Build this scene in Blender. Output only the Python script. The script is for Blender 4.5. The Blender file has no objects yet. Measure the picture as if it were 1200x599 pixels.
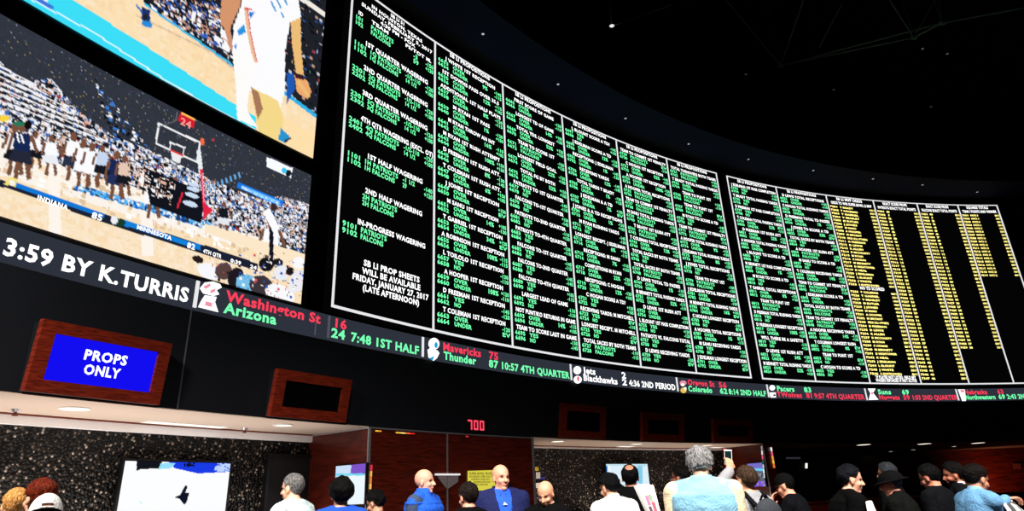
import bpy, bmesh, math, random
import numpy as np
from mathutils import Vector, Matrix, noise
from math import sin, cos, tan, atan2, radians, degrees, pi, sqrt, hypot
random.seed(7); RNG = np.random.RandomState(11)
SC = bpy.context.scene
COL = SC.collection

# ------------------------------------------------------------------ camera model (1200 x 599)
F, PITCH, ROLL = 748.26, 0.364535, 0.0404735
EYE = 1.52
CX, CY, R = 19.148, -6.152, 26.632         # plan centre and radius of the curved display wall

def ray(px, py):
    x = (px-600)/F; y = -(py-299.5)/F
    c, s = cos(-ROLL), sin(-ROLL)
    X, Y = c*x-s*y, s*x+c*y
    return Vector((X, cos(PITCH)-Y*sin(PITCH), sin(PITCH)+Y*cos(PITCH)))
def azel(px, py):
    v = ray(px, py); return atan2(v.x, v.y), v.z/hypot(v.x, v.y)
def phi_of_az(az, off=0.0):
    dx, dy = sin(az), cos(az); b = dx*CX+dy*CY
    t = b+sqrt(b*b-(CX*CX+CY*CY)+(R+off)**2)
    return atan2(t*dy-CY, t*dx-CX), t
def hit(px, py, off=0.0):                    # pixel -> (phi, z) on the curved wall
    az, e = azel(px, py); ph, t = phi_of_az(az, off); return ph, EYE+e*t
def hitz(px, py, z):                         # pixel -> point on a level plane
    v = ray(px, py); t = (z-EYE)/v.z; return Vector((v.x*t, v.y*t, z))
def hitplane(px, py, p, n):
    v = ray(px, py); o = Vector((0, 0, EYE)); t = (p-o).dot(n)/v.dot(n); return o+v*t
def W(phi, z, off=0.0):
    return Vector((CX+(R+off)*cos(phi), CY+(R+off)*sin(phi), z))
def project(P):                              # (n,3) array -> photo px
    x = P[:, 0]; y = P[:, 1]; z = P[:, 2]-EYE
    dp = y*cos(PITCH)+z*sin(PITCH); up = -y*sin(PITCH)+z*cos(PITCH)
    X = x/dp; Y = up/dp
    c, s = cos(ROLL), sin(ROLL)
    return 600+F*(c*X-s*Y), 299.5-F*(s*X+c*Y)

def lin(c):
    c = [v/255 for v in c]
    return tuple(v/12.92 if v <= .04045 else ((v+.055)/1.055)**2.4 for v in c)

# ------------------------------------------------------------------ materials
MATS = {}
def newmat(name):
    m = bpy.data.materials.new(name); m.use_nodes = True
    nt = m.node_tree; nt.nodes.clear()
    out = nt.nodes.new('ShaderNodeOutputMaterial')
    return m, nt, out
def pbr(name, rgb, rough=.6, metal=0, bump=0, bscale=40, vary=.12, spec=.5, coords='Object', vscale=6):
    if name in MATS: return MATS[name]
    m, nt, out = newmat(name); N = nt.nodes; Lk = nt.links
    b = N.new('ShaderNodeBsdfPrincipled'); Lk.new(b.outputs[0], out.inputs[0])
    b.inputs['Roughness'].default_value = rough; b.inputs['Metallic'].default_value = metal
    b.inputs['Specular IOR Level'].default_value = spec
    c = lin(rgb)
    tc = N.new('ShaderNodeTexCoord'); nz = N.new('ShaderNodeTexNoise'); nz.inputs['Scale'].default_value = vscale; nz.inputs['Detail'].default_value = 3
    Lk.new(tc.outputs[coords], nz.inputs['Vector'])
    mix = N.new('ShaderNodeMix'); mix.data_type = 'RGBA'
    mix.inputs[6].default_value = (*[v*(1-vary) for v in c], 1); mix.inputs[7].default_value = (*[min(1, v*(1+vary)) for v in c], 1)
    Lk.new(nz.outputs['Fac'], mix.inputs[0]); Lk.new(mix.outputs[2], b.inputs['Base Color'])
    if bump:
        n2 = N.new('ShaderNodeTexNoise'); n2.inputs['Scale'].default_value = bscale; n2.inputs['Detail'].default_value = 4
        Lk.new(tc.outputs[coords], n2.inputs['Vector'])
        bp = N.new('ShaderNodeBump'); bp.inputs['Strength'].default_value = bump; bp.inputs['Distance'].default_value = .02
        Lk.new(n2.outputs['Fac'], bp.inputs['Height']); Lk.new(bp.outputs[0], b.inputs['Normal'])
    MATS[name] = m; return m
def glow(name, rgb, strength=1.0, sample=False):
    if name in MATS: return MATS[name]
    m, nt, out = newmat(name)
    e = nt.nodes.new('ShaderNodeEmission'); e.inputs[0].default_value = (*lin(rgb), 1); e.inputs[1].default_value = strength
    nt.links.new(e.outputs[0], out.inputs[0])
    if not sample: m.cycles.emission_sampling = 'NONE'
    MATS[name] = m; return m
def picture_mat():
    if 'picture' in MATS: return MATS['picture']
    m, nt, out = newmat('picture')
    a = nt.nodes.new('ShaderNodeVertexColor'); a.layer_name = 'pic'
    e = nt.nodes.new('ShaderNodeEmission'); nt.links.new(a.outputs[0], e.inputs[0]); nt.links.new(e.outputs[0], out.inputs[0])
    m.cycles.emission_sampling = 'NONE'
    MATS['picture'] = m; return m
def wood(name, dark, light, rough=.35, scale=3, rot=False):
    if name in MATS: return MATS[name]
    m, nt, out = newmat(name); N = nt.nodes; Lk = nt.links
    b = N.new('ShaderNodeBsdfPrincipled'); Lk.new(b.outputs[0], out.inputs[0]); b.inputs['Roughness'].default_value = rough
    tc = N.new('ShaderNodeTexCoord'); mp = N.new('ShaderNodeMapping'); mp.inputs['Scale'].default_value = (scale, scale, scale*9)
    nz = N.new('ShaderNodeTexNoise'); nz.inputs['Scale'].default_value = 3; nz.inputs['Detail'].default_value = 6; nz.inputs['Distortion'].default_value = .6
    r = N.new('ShaderNodeValToRGB'); r.color_ramp.elements[0].position = .32; r.color_ramp.elements[1].position = .7
    r.color_ramp.elements[0].color = (*lin(dark), 1); r.color_ramp.elements[1].color = (*lin(light), 1)
    Lk.new(tc.outputs['Object'], mp.inputs[0]); Lk.new(mp.outputs[0], nz.inputs['Vector']); Lk.new(nz.outputs['Fac'], r.inputs[0]); Lk.new(r.outputs[0], b.inputs['Base Color'])
    MATS[name] = m; return m
def pebble(name):
    m, nt, out = newmat(name); N = nt.nodes; Lk = nt.links
    b = N.new('ShaderNodeBsdfPrincipled'); Lk.new(b.outputs[0], out.inputs[0]); b.inputs['Roughness'].default_value = .4; b.inputs['Specular IOR Level'].default_value = .18
    tc = N.new('ShaderNodeTexCoord'); v = N.new('ShaderNodeTexVoronoi'); v.inputs['Scale'].default_value = 29
    Lk.new(tc.outputs['Object'], v.inputs['Vector'])
    bw = N.new('ShaderNodeSeparateColor'); Lk.new(v.outputs['Color'], bw.inputs[0])
    r = N.new('ShaderNodeValToRGB'); e = r.color_ramp.elements
    e[0].position = 0; e[0].color = (*lin((10, 9, 9)), 1); e[1].position = 1; e[1].color = (*lin((205, 190, 176)), 1)
    for p, c in ((.5, (9, 9, 9)), (.72, (34, 31, 29)), (.86, (120, 106, 94))):
        x = r.color_ramp.elements.new(p); x.color = (*lin(c), 1)
    Lk.new(bw.outputs[0], r.inputs[0])
    r2 = N.new('ShaderNodeValToRGB'); r2.color_ramp.elements[0].position = .25; r2.color_ramp.elements[0].color = (1, 1, 1, 1); r2.color_ramp.elements[1].position = .55; r2.color_ramp.elements[1].color = (.05, .05, .05, 1)
    Lk.new(v.outputs['Distance'], r2.inputs[0])
    mx = N.new('ShaderNodeMix'); mx.data_type = 'RGBA'; mx.blend_type = 'MULTIPLY'; mx.inputs[0].default_value = 1
    Lk.new(r.outputs[0], mx.inputs[6]); Lk.new(r2.outputs[0], mx.inputs[7]); Lk.new(mx.outputs[2], b.inputs['Base Color'])
    bp = N.new('ShaderNodeBump'); bp.invert = True; bp.inputs['Strength'].default_value = .9; bp.inputs['Distance'].default_value = .03
    Lk.new(v.outputs['Distance'], bp.inputs['Height']); Lk.new(bp.outputs[0], b.inputs['Normal'])
    MATS[name] = m; return m
def skinmat(name, rgb):
    if name in MATS: return MATS[name]
    m, nt, out = newmat(name); N = nt.nodes; Lk = nt.links
    b = N.new('ShaderNodeBsdfPrincipled'); Lk.new(b.outputs[0], out.inputs[0]); b.inputs['Roughness'].default_value = .5
    a = N.new('ShaderNodeVertexColor'); a.layer_name = 'tint'
    mx = N.new('ShaderNodeMix'); mx.data_type = 'RGBA'; mx.blend_type = 'MULTIPLY'; mx.inputs[0].default_value = 1
    tc = N.new('ShaderNodeTexCoord'); nz = N.new('ShaderNodeTexNoise'); nz.inputs['Scale'].default_value = 18
    Lk.new(tc.outputs['Object'], nz.inputs['Vector'])
    m2 = N.new('ShaderNodeMix'); m2.data_type = 'RGBA'; c = lin(rgb)
    m2.inputs[6].default_value = (c[0]*.9, c[1]*.82, c[2]*.8, 1); m2.inputs[7].default_value = (min(1, c[0]*1.1), c[1]*1.1, c[2]*1.08, 1)
    Lk.new(nz.outputs['Fac'], m2.inputs[0]); Lk.new(m2.outputs[2], mx.inputs[6]); Lk.new(a.outputs[0], mx.inputs[7])
    Lk.new(mx.outputs[2], b.inputs['Base Color'])
    MATS[name] = m; return m

BLACK = pbr('black_paint', (9, 9, 12), .75, spec=.15, vscale=1)
FASCIA = pbr('fascia_paint', (11, 14, 21), .65, spec=.2, vscale=.6, vary=.25)
BANDM = pbr('blue_black_paint', (20, 24, 48), .85, spec=.1, vscale=.5, vary=.3)
BEIGE = pbr('beige_plaster', (205, 186, 168), .8, vscale=2, vary=.05)
CREAM = pbr('cream_trim', (250, 250, 250), .6, vary=.04)
BROWNM = pbr('brown_bead', (110, 48, 30), .5)
STEEL = pbr('brushed_steel', (190, 190, 195), .3, metal=.8)
PLAST = pbr('black_plastic', (12, 12, 14), .4)
SCRDK = pbr('switched_off_glass', (5, 5, 7), .15)
MAHOG = wood('mahogany', (70, 14, 8), (134, 42, 20))
PANELW = wood('dark_panel_wood', (48, 12, 7), (92, 26, 14), rough=.3, scale=1.2)
CARPET = pbr('carpet', (40, 26, 30), .95, bump=.4, bscale=200, vscale=2, vary=.4)
WHITE_T = glow('white_letters', (250, 250, 250), 1.5); GREEN_T = glow('green_letters', (112, 250, 168), 1.3); YEL_T = glow('yellow_letters', (250, 232, 128), 2.0)
RED_T = glow('red_letters', (250, 62, 88), 1.1); LINE_T = glow('white_lines', (235, 235, 238))
LEDPANEL = glow('dark_led_face', (4, 4, 5)); TICKPANEL = glow('ticker_led_face', (46, 50, 60))
PEBBLE = pebble('pebbled_stone')

# ------------------------------------------------------------------ mesh helpers
def mesh(name, v, f, mat, parent=None, smooth=False, link=True):
    me = bpy.data.meshes.new(name); me.from_pydata([tuple(a) for a in v], [], [tuple(a) for a in f]); me.update()
    if smooth: me.polygons.foreach_set('use_smooth', [True]*len(me.polygons))
    if mat: me.materials.append(mat)
    o = bpy.data.objects.new(name, me)
    if link: COL.objects.link(o)
    if parent: o.parent = parent; o.matrix_parent_inverse = parent.matrix_world.inverted() if False else Matrix.Identity(4)
    return o
def thing(name, loc=(0, 0, 0), rz=0, label=None, cat=None, group=None):
    o = bpy.data.objects.new(name, None); COL.objects.link(o); o.location = loc; o.rotation_euler = (0, 0, rz); o.empty_display_size = .1
    tag(o, label, cat, group); return o
def tag(o, label=None, cat=None, group=None, kind=None):
    if label: o['label'] = label
    if cat: o['category'] = cat
    if group: o['group'] = group
    if kind: o['kind'] = kind
    return o
class MB:
    def __init__(s): s.v = []; s.f = []
    def add(s, v, f):
        n = len(s.v); s.v += [Vector(a) for a in v]; s.f += [tuple(i+n for i in a) for a in f]; return s
    def box(s, c, h, M=None):
        vs = [Vector((c[0]+h[0]*x, c[1]+h[1]*y, c[2]+h[2]*z)) for x in (-1, 1) for y in (-1, 1) for z in (-1, 1)]
        if M: vs = [M @ a for a in vs]
        return s.add(vs, [(0, 1, 3, 2), (4, 6, 7, 5), (0, 4, 5, 1), (2, 3, 7, 6), (0, 2, 6, 4), (1, 5, 7, 3)])
    def hexa(s, a):   # 8 corners: bottom 4 ccw, top 4 ccw
        return s.add(a, [(0, 3, 2, 1), (4, 5, 6, 7), (0, 1, 5, 4), (1, 2, 6, 5), (2, 3, 7, 6), (3, 0, 4, 7)])
    def tube(s, p, q, r, r2=None, n=8):
        p, q = Vector(p), Vector(q); r2 = r if r2 is None else r2; d = (q-p).normalized()
        a = d.orthogonal().normalized(); b = d.cross(a); v = []
        for c, rr in ((p, r), (q, r2)):
            v += [c+(a*cos(2*pi*i/n)+b*sin(2*pi*i/n))*rr for i in range(n)]
        return s.add(v, [(i, (i+1) % n, n+(i+1) % n, n+i) for i in range(n)]+[tuple(range(n))[::-1], tuple(range(n, 2*n))])
    def arc(s, p0, p1, z0, z1, o0, o1, step=.012):   # curved slab between angles, heights, offsets (o0 room side)
        n = max(1, int(abs(p1-p0)/step)); v = []; f = []
        for i in range(n+1):
            p = p0+(p1-p0)*i/n
            v += [W(p, z0, o0), W(p, z0, o1), W(p, z1, o1), W(p, z1, o0)]
        for i in range(n):
            a = 4*i
            for k in range(4): f.append((a+k, a+(k+1) % 4, a+4+(k+1) % 4, a+4+k))
        f += [(0, 3, 2, 1), (4*n, 4*n+1, 4*n+2, 4*n+3)]
        return s.add(v, f)
    def build(s, name, mat, parent=None, smooth=False):
        if parent is not None and parent.type == 'EMPTY' and parent.parent is None and (parent.location.length > 0 or parent.rotation_euler.z):
            Mi = (Matrix.Translation(parent.location) @ Matrix.Rotation(parent.rotation_euler.z, 4, 'Z')).inverted()
            s.v = [Mi @ a for a in s.v]
            return mesh(name, s.v, s.f, mat, parent, smooth)
        return mesh(name, s.v, s.f, mat, parent, smooth)
def struct(o): o['kind'] = 'structure'; return o

# ------------------------------------------------------------------ lettering
GL = {}
def glyph(ch):
    if ch in GL: return GL[ch]
    def mk(t, off=.034):
        c = bpy.data.curves.new('g', 'FONT'); c.body = t; c.resolution_u = 2; c.offset = off; c.fill_mode = 'FRONT'
        o = bpy.data.objects.new('g', c); COL.objects.link(o)
        me = bpy.data.meshes.new_from_object(o.evaluated_get(bpy.context.evaluated_depsgraph_get()))
        v = np.array([x.co[:2] for x in me.vertices]) if len(me.vertices) else np.zeros((0, 2))
        f = [tuple(p.vertices) for p in me.polygons]
        bpy.data.objects.remove(o); bpy.data.meshes.remove(me); bpy.data.curves.remove(c)
        return v, f
    if 'base' not in GL:
        GL['base'] = mk('|')[0][:, 0].min(); GL['cap'] = mk('H')[0][:, 1].max()
    if ch == ' ': r = (np.zeros((0, 2)), [], .32)
    else:
        v, f = mk(ch); adv = mk(ch+'|')[0][:, 0].max()-mk('|')[0][:, 0].max(); r = (v, f, adv+.05)
    cap = GL['cap']
    GL[ch] = (r[0]/cap, r[1], r[2]/cap); return GL[ch]
def layout(t):
    V = []; Fc = []; x = 0; n = 0
    for ch in t:
        v, f, a = glyph(ch)
        if len(v): V.append(v+[x, 0]); Fc += [tuple(i+n for i in q) for q in f]; n += len(v)
        x += a
    return (np.vstack(V) if V else np.zeros((0, 2))), Fc, x
class Txt:                                   # lettering bent onto the curved wall
    def __init__(s, off=-.02): s.v = []; s.f = []; s.off = off
    def put(s, t, phi0, z, cap, width=None, align='l', maxw=None):
        v, f, w = layout(t)
        if not len(v): return 0
        sx = cap*.95
        if width: sx = width/w
        elif maxw and w*sx > maxw: sx = maxw/w
        wid = w*sx; x0 = {'l': 0, 'c': -wid/2, 'r': -wid}[align]
        n = len(s.v)
        for a, b in v: s.v.append(W(phi0-(x0+a*sx)/(R+s.off), z+b*cap, s.off))
        s.f += [tuple(i+n for i in q) for q in f]; return wid
    def px(s, t, xa, xb, yref, z, cap):      # spans photo columns xa..xb on the wall
        a = hit(xa, yref, s.off)[0]; b = hit(xb, yref, s.off)[0]
        s.put(t, a, z, cap, width=(a-b)*(R+s.off))
    def build(s, name, mat, parent=None):
        if not s.v: return None
        l = parent.location if parent is not None and parent.parent is None and parent.type == 'EMPTY' else Vector()
        return mesh(name, [v-l for v in s.v], s.f, mat, parent)
def entry(name, parts, parent, loc):         # one line group of a board: several colours in one mesh
    v = []; f = []; mi = []; ms = []
    for T, m in parts:
        if not T.v: continue
        n = len(v); v += [a-loc for a in T.v]; f += [tuple(i+n for i in q) for q in T.f]; mi += [len(ms)]*len(T.f); ms.append(m)
    if not v: return None
    o = mesh(name, v, f, ms[0], parent)
    for m in ms[1:]: o.data.materials.append(m)
    o.data.polygons.foreach_set('material_index', mi); return o

# ================================================================== SETTING
ZB, ZT = EYE+2.78, EYE+2.78*3.2055           # board bottom / top
ZF = EYE+.395*2.78                           # underside of the fascia
ZTK0, ZTK1 = EYE+.8195*2.78, EYE+.947*2.78   # ticker
ZV0, ZV1 = EYE+.965*2.78, EYE+1.70*2.78      # lower video screen
ZU0, ZU1 = EYE+1.805*2.78, ZT+.05            # upper video screen
ZS = EYE+3.3*2.78                           # overhang soffit
PH0 = phi_of_az(radians(-66))[0]; PH1 = phi_of_az(radians(46))[0]
struct(MB().arc(PH0, PH1, ZF, ZTK0-.02, .02, .35).build('wall_front', FASCIA))
struct(MB().arc(PH0, PH1, ZTK0-.02, ZS, .12, .4).build('wall_display', BLACK))
struct(MB().arc(PH0, PH1, ZS, ZS+.08, -1.30, -.25).build('ceiling_overhang', BANDM))
struct(MB().arc(PH0, PH1, ZS+.01, ZS+.5, -.25, .4).build('ceiling_cove', BLACK))
struct(MB().box((4, 8, -.05), (26, 24, .05)).build('floor', CARPET))
struct(MB().box((4, 8, 19.1), (26, 24, .1)).build('ceiling', pbr('ceiling_black', (10, 11, 13), .9, vscale=.3)))
struct(MB().box((4, -16.2, 9.5), (26, .2, 9.6)).build('wall_back', BLACK))
struct(MB().box((-22.2, 8, 9.5), (.2, 24, 9.6)).build('wall_left', BLACK))
struct(MB().box((30.2, 8, 9.5), (.2, 24, 9.6)).build('wall_right', BLACK))
struct(MB().box((4, 32.2, 9.5), (26, .2, 9.6)).build('wall_rear', BLACK))
# seams of the fascia
pts = [(225, 368, 213, 480), (88, 330, 60, 380)]
for xa, ya, xb, yb in pts[:1]:
    pa = hit(xa, ya)[0]
    struct(MB().arc(pa-.0003, pa+.0003, ZF, ZTK0-.02, .012, .03).build('trim_1', pbr('seam', (70, 72, 80), .5)))
# alcoves behind the counter
pB1a = phi_of_az(radians(-12.83))[0]; pB1b = phi_of_az(radians(1.13))[0]     # wooden booth
pB2a = phi_of_az(radians(20.0))[0]; pB2b = phi_of_az(radians(20.75))[0]
pFar = phi_of_az(radians(25.2))[0]
DEP = 1.38
def bay(n, a, b, dep, ceil_mat, wall_mat, crown):
    struct(MB().arc(a, b, ZF-.012, ZF-.001, .025, dep+.2).build('ceiling_alcove_%s' % n, ceil_mat))
    struct(MB().arc(a, b, 0, ZF, dep+.06, dep+.25).build('wall_alcove_%s' % n, wall_mat))
    if crown:
        struct(MB().arc(a, b, ZF-crown, ZF-.02, dep-.02, dep+.08).build('trim_crown_%s' % n, CREAM))
        struct(MB().arc(a, b, ZF-.03, ZF-.005, dep-.06, dep-.02).build('trim_bead_%s' % n, BROWNM))
bay('left', PH0, pB1a, DEP, BEIGE, PEBBLE, .125)
bay('middle', pB1b, pB2a, DEP, BEIGE, PEBBLE, .06)
FARW = wood('far_panel_wood', (46, 10, 6), (110, 26, 12), scale=.7)
bay('right', pB2b, PH1, 4.6, pbr('brown_plaster', (120, 84, 66), .8), FARW, 0)
# wooden booth with panelled faces
b = MB().arc(pB1a, pB1b, 0, ZF-.012, .0, DEP+.2, step=.03)
struct(b.build('wall_booth', PANELW))
def seam(p0, p1, z0, z1, n, m=STEEL, o=-.012):
    return struct(MB().arc(p0, p1, z0, z1, o, .01).build('trim_%s' % n, m))
seam(pB1a+.0008, pB1b-.0008, ZF-.035, ZF-.012, 'booth_top')
w = .0011
seam(pB1a+w*.6, pB1a-w, 0, ZF-.035, 'booth_left'); seam(pB1b+w, pB1b-w*.6, 0, ZF-.035, 'booth_right')
pm = hit(524, 550)[0]; seam(pm+w*.45, pm-w*.45, 0, ZF-.035, 'booth_middle')
zmid = hit(470, 556)[1]
seam(pB1a-w, pm+w, zmid-.006, zmid+.006, 'booth_groove', pbr('groove', (20, 6, 4), .6), -.003)
# top edge of the booth's side face
struct(MB().add([W(pB1a+q, z, o) for q in (0, .0012) for z in (ZF-.04, ZF-.012) for o in (0, DEP)], [(0, 1, 3, 2), (4, 6, 7, 5), (0, 4, 5, 1), (2, 3, 7, 6), (0, 2, 6, 4), (1, 5, 7, 3)]).build('trim_booth_side', STEEL))
# small partition (second booth) : dark wooden side face with steel edge
struct(MB().arc(pB2a, pB2b, 0, ZF-.012, .0, DEP+.2, step=.03).build('wall_partition', PANELW))
seam(pB2a+w*.9, pB2a-w*.5, 0, ZF-.02, 'partition_edge')
# dark opening beside the partition
struct(MB().arc(pB2b-.001, pFar, 0, ZF-.012, 1.2, 1.35).build('wall_recess', BLACK))
CT = []
for n, a, bb, o in (('left', PH0, pB1a+.001, 0), ('middle', pB1b-.001, pB2a+.001, 0), ('right', pB2b-.001, PH1, .2)):
    t = thing('betting_counter', W((a+bb)/2, 0, o), 0, {'left': 'mahogany betting counter below the pebbled wall in the left alcove', 'middle': 'mahogany betting counter in the alcove right of the wooden booth',
            'right': 'mahogany betting counter at the far right under the orange lit wood wall'}[n], 'counter')
    MB().arc(a, bb, 0, 1.12, o+.1, o+.16).build('front_panel', MAHOG, t)
    MB().arc(a, bb, 1.121, 1.16, o+.0, o+.55).build('worktop', MAHOG, t)
# door in the left alcove
a0 = hit(314, 560, DEP)[0]; a1 = hit(383, 560, DEP)[0]; zd = hit(350, 537.5, DEP)[1]
d = MB().arc(a0, a1, 0, zd, DEP+.0, DEP+.07).build('door_1', pbr('door_black', (4, 4, 5), .7)); struct(d)
h = MB().tube(W(a1+.004, 1.05, DEP-.05), W(a1+.004, 1.25, DEP-.05), .012).tube(W(a1+.004, 1.05, DEP-.05), W(a1+.004, 1.05, DEP), .01).tube(W(a1+.004, 1.25, DEP-.05), W(a1+.004, 1.25, DEP), .01).build('door_handle', STEEL, d)
fr = MB().arc(a0+.0015, a0, 0, zd+.06, DEP-.03, DEP+.07).arc(a1, a1-.0025, 0, zd+.06, DEP-.03, DEP+.07).arc(a0, a1, zd, zd+.06, DEP-.03, DEP+.07).build('door_frame', PLAST, d)

# ================================================================== DISPLAYS
EM = {'PL': GREEN_T}
# ---- painted video pictures: colour grid on the screen surface
class Pic:
    def __init__(s, P, ni, nj):              # P (nj*ni,3) world points, rows from the top
        s.P = P; s.ni, s.nj = ni, nj
        s.X, s.Y = project(P); s.C = np.zeros((len(P), 3)); s.rng = np.random.RandomState(5)
    def fill(s, m, c): s.C[m] = lin(c)
    def inpoly(s, pts):
        X, Y = s.X, s.Y; m = np.zeros(len(X), bool); n = len(pts)
        for i in range(n):
            x1, y1 = pts[i]; x2, y2 = pts[(i+1) % n]
            if y1 == y2: continue
            t = (Y-y1)/(y2-y1); m ^= ((y1 > Y) != (y2 > Y)) & (X < x1+t*(x2-x1))
        return m
    def poly(s, pts, c): s.fill(s.inpoly(pts), c)
    def line(s, pts, w, c):
        for (x1, y1), (x2, y2) in zip(pts[:-1], pts[1:]):
            L = max(1e-6, hypot(x2-x1, y2-y1)); ux, uy = (x2-x1)/L, (y2-y1)/L
            a = (s.X-x1)*ux+(s.Y-y1)*uy; b = -(s.X-x1)*uy+(s.Y-y1)*ux
            s.fill((a > -w/2) & (a < L+w/2) & (abs(b) < w/2), c)
    def ell(s, x, y, rx, ry, c, ang=0):
        ca, sa = cos(ang), sin(ang); dx = s.X-x; dy = s.Y-y
        s.fill(((dx*ca+dy*sa)/rx)**2+((-dx*sa+dy*ca)/ry)**2 < 1, c)
    def speck(s, m, n, cols, amin=0, amax=2, wt=None):
        idx = np.nonzero(m)[0]
        if not len(idx): return
        pick = s.rng.choice(idx, n); ci = s.rng.choice(len(cols), n, p=wt); mm = m.reshape(s.nj, s.ni); C = s.C.reshape(s.nj, s.ni, 3)
        L = [lin(c) for c in cols]
        for k, c in zip(pick, ci):
            j, i = divmod(k, s.ni); a = s.rng.randint(amin, amax+1); b = s.rng.randint(amin, amax+1)
            sl = (slice(max(0, j-a), j+a+1), slice(max(0, i-b), i+b+1)); sub = mm[sl]; C[sl][sub] = L[c]
    def noise(s, m, amt):
        s.C[m] *= (1+amt*(s.rng.rand(m.sum(), 1)-.5))
    def build(s, name, parent):
        v = s.P; ni, nj = s.ni, s.nj
        if parent.parent is None and parent.type == 'EMPTY': v = v-np.array(parent.location)
        i, j = np.meshgrid(np.arange(ni-1), np.arange(nj-1)); a = (j*ni+i).ravel()
        f = np.stack([a, a+1, a+ni+1, a+ni], 1)
        me = bpy.data.meshes.new(name); me.vertices.add(len(v)); me.vertices.foreach_set('co', v.astype('f').ravel())
        me.loops.add(f.size); me.loops.foreach_set('vertex_index', f.ravel()); me.polygons.add(len(f))
        me.polygons.foreach_set('loop_start', np.arange(0, f.size, 4)); me.update(calc_edges=True); me.validate()
        at = me.color_attributes.new('pic', 'FLOAT_COLOR', 'POINT'); at.data.foreach_set('color', np.c_[s.C, np.ones(len(v))].astype('f').ravel())
        me.materials.append(picture_mat()); o = bpy.data.objects.new(name, me); COL.objects.link(o); o.parent = parent; return o
def wallgrid(p0, p1, z0, z1, off, step):
    ni = int(abs(p0-p1)*R/step)+2; nj = int((z1-z0)/step)+2
    ph = np.linspace(p0, p1, ni); z = np.linspace(z1, z0, nj); PH, Z = np.meshgrid(ph, z)
    return np.stack([CX+(R+off)*np.cos(PH), CY+(R+off)*np.sin(PH), Z], -1).reshape(-1, 3), ni, nj
SCR0 = hit(360, 260)[0]; SCRL = phi_of_az(radians(-54))[0]

# ---------- lower video screen
t = thing('video_screen', W((SCR0+SCRL)/2, ZV0), 0, 'lower curved video screen showing a whole basketball court and its crowd', 'screen')
MB().arc(SCRL+.004, SCR0-.004, ZV0-.04, ZV1+.03, .0, .11).build('screen_frame', PLAST, t)
p = Pic(*wallgrid(SCRL, SCR0, ZV0, ZV1, -.012, .0125))
X, Y = p.X, p.Y; ev = np.ones(len(X), bool)
p.fill(ev, (50, 54, 64)); p.noise(ev, .35)
def under(pts):                              # below a polyline (photo columns ascending)
    return Y > np.interp(X, [a for a, b in pts], [b for a, b in pts])
crowd = under([(-400, 20), (0, 72), (30, 96), (60, 92), (90, 128), (130, 158), (180, 178), (235, 205), (300, 232), (330, 230), (365, 240)])
ccols = [(245, 245, 250), (30, 34, 44), (200, 205, 220), (60, 110, 190), (225, 175, 145), (14, 14, 20), (120, 125, 140), (170, 60, 60)]
p.speck(ev & ~crowd, 500, [(110, 116, 130), (150, 160, 185), (70, 90, 130), (160, 140, 90)], 0, 0)
p.speck(crowd, 26000, ccols, 0, 1, [.33, .24, .12, .09, .08, .08, .04, .02])
p.speck(crowd & (X < 175), 2500, ccols, 0, 1, [.3, .3, .1, .1, .08, .08, .02, .02])
for k in range(7):                           # stairs and rails of the stand
    p.line([(-40+k*3, 56+k*9), (42+k*14, 100+k*11)], 1.8, (240, 240, 245))
    p.line([(-40+k*3, 60+k*9), (42+k*14, 104+k*11)], 1.6, (28, 32, 42))
floor = [(-400, 60), (0, 161), (40, 178), (95, 205), (150, 216), (190, 234), (240, 262), (300, 277), (360, 303)]
fm = under(floor)
p.fill(fm, (252, 244, 234)); p.noise(fm, .05)
p.poly([(-60, 190), (0, 205), (180, 262), (310, 296), (360, 315), (360, 400), (-200, 300)], (250, 226, 188))
p.speck(under([(-400, 100), (0, 224), (360, 330)]) & (X < 330), 1400, [(249, 221, 182), (251, 230, 200), (252, 234, 208)], 0, 2)
p.speck(fm & ~under([(-400, 100), (0, 215), (360, 320)]), 500, [(255, 255, 255), (250, 226, 190), (225, 195, 160)], 0, 2)
for x in (64, 172): p.poly([(x-8, 200), (x+6, 203), (x+8, 300), (x-6, 300)], (254, 246, 236))
p.poly([(92, 216), (250, 262), (240, 268), (84, 222)], (90, 180, 240)); p.speck(p.inpoly([(92, 216), (250, 262), (240, 268), (84, 222)]), 240, [(20, 110, 220), (240, 248, 255), (40, 60, 90)], 0, 1)
# players
def player(x, y, h, top, short, skin=(120, 80, 60), lean=0):
    s = h/40.
    p.line([(x-3*s+lean, y+22*s), (x-5*s, y+38*s)], 3.5*s, skin); p.line([(x+3*s+lean, y+22*s), (x+5*s, y+38*s)], 3.5*s, skin)
    p.poly([(x-7*s, y+16*s), (x+6*s, y+18*s), (x+8*s, y+29*s), (x-10*s, y+25*s)], short)
    p.poly([(x-6*s, y+4*s), (x+6*s, y+5*s), (x+6*s, y+19*s), (x-7*s, y+17*s)], top)
    p.line([(x-7*s, y+6*s), (x-10*s, y+16*s)], 2.6*s, skin); p.line([(x+7*s, y+7*s), (x+11*s, y+18*s)], 2.6*s, skin)
    p.ell(x+lean, y, 3*s, 4*s, skin)
NV, WH, DK = (24, 40, 84), (252, 252, 255), (22, 24, 34)
for a in [(18, 150, 56, WH, DK), (42, 158, 40, WH, DK), (60, 162, 44, WH, (235, 238, 245)), (86, 160, 52, WH, (40, 50, 72)), (98, 168, 50, WH, WH), (108, 172, 48, WH, WH),
          (120, 174, 44, (200, 215, 240), DK), (26, 149, 62, NV, (36, 40, 56)), (137, 182, 52, NV, (34, 48, 90)), (180, 206, 50, WH, WH), (146, 186, 44, (230, 200, 180), DK), (206, 210, 34, DK, DK), (262, 240, 34, DK, (230, 232, 240)), (318, 262, 56, WH, DK)]:
    player(*a)
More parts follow.
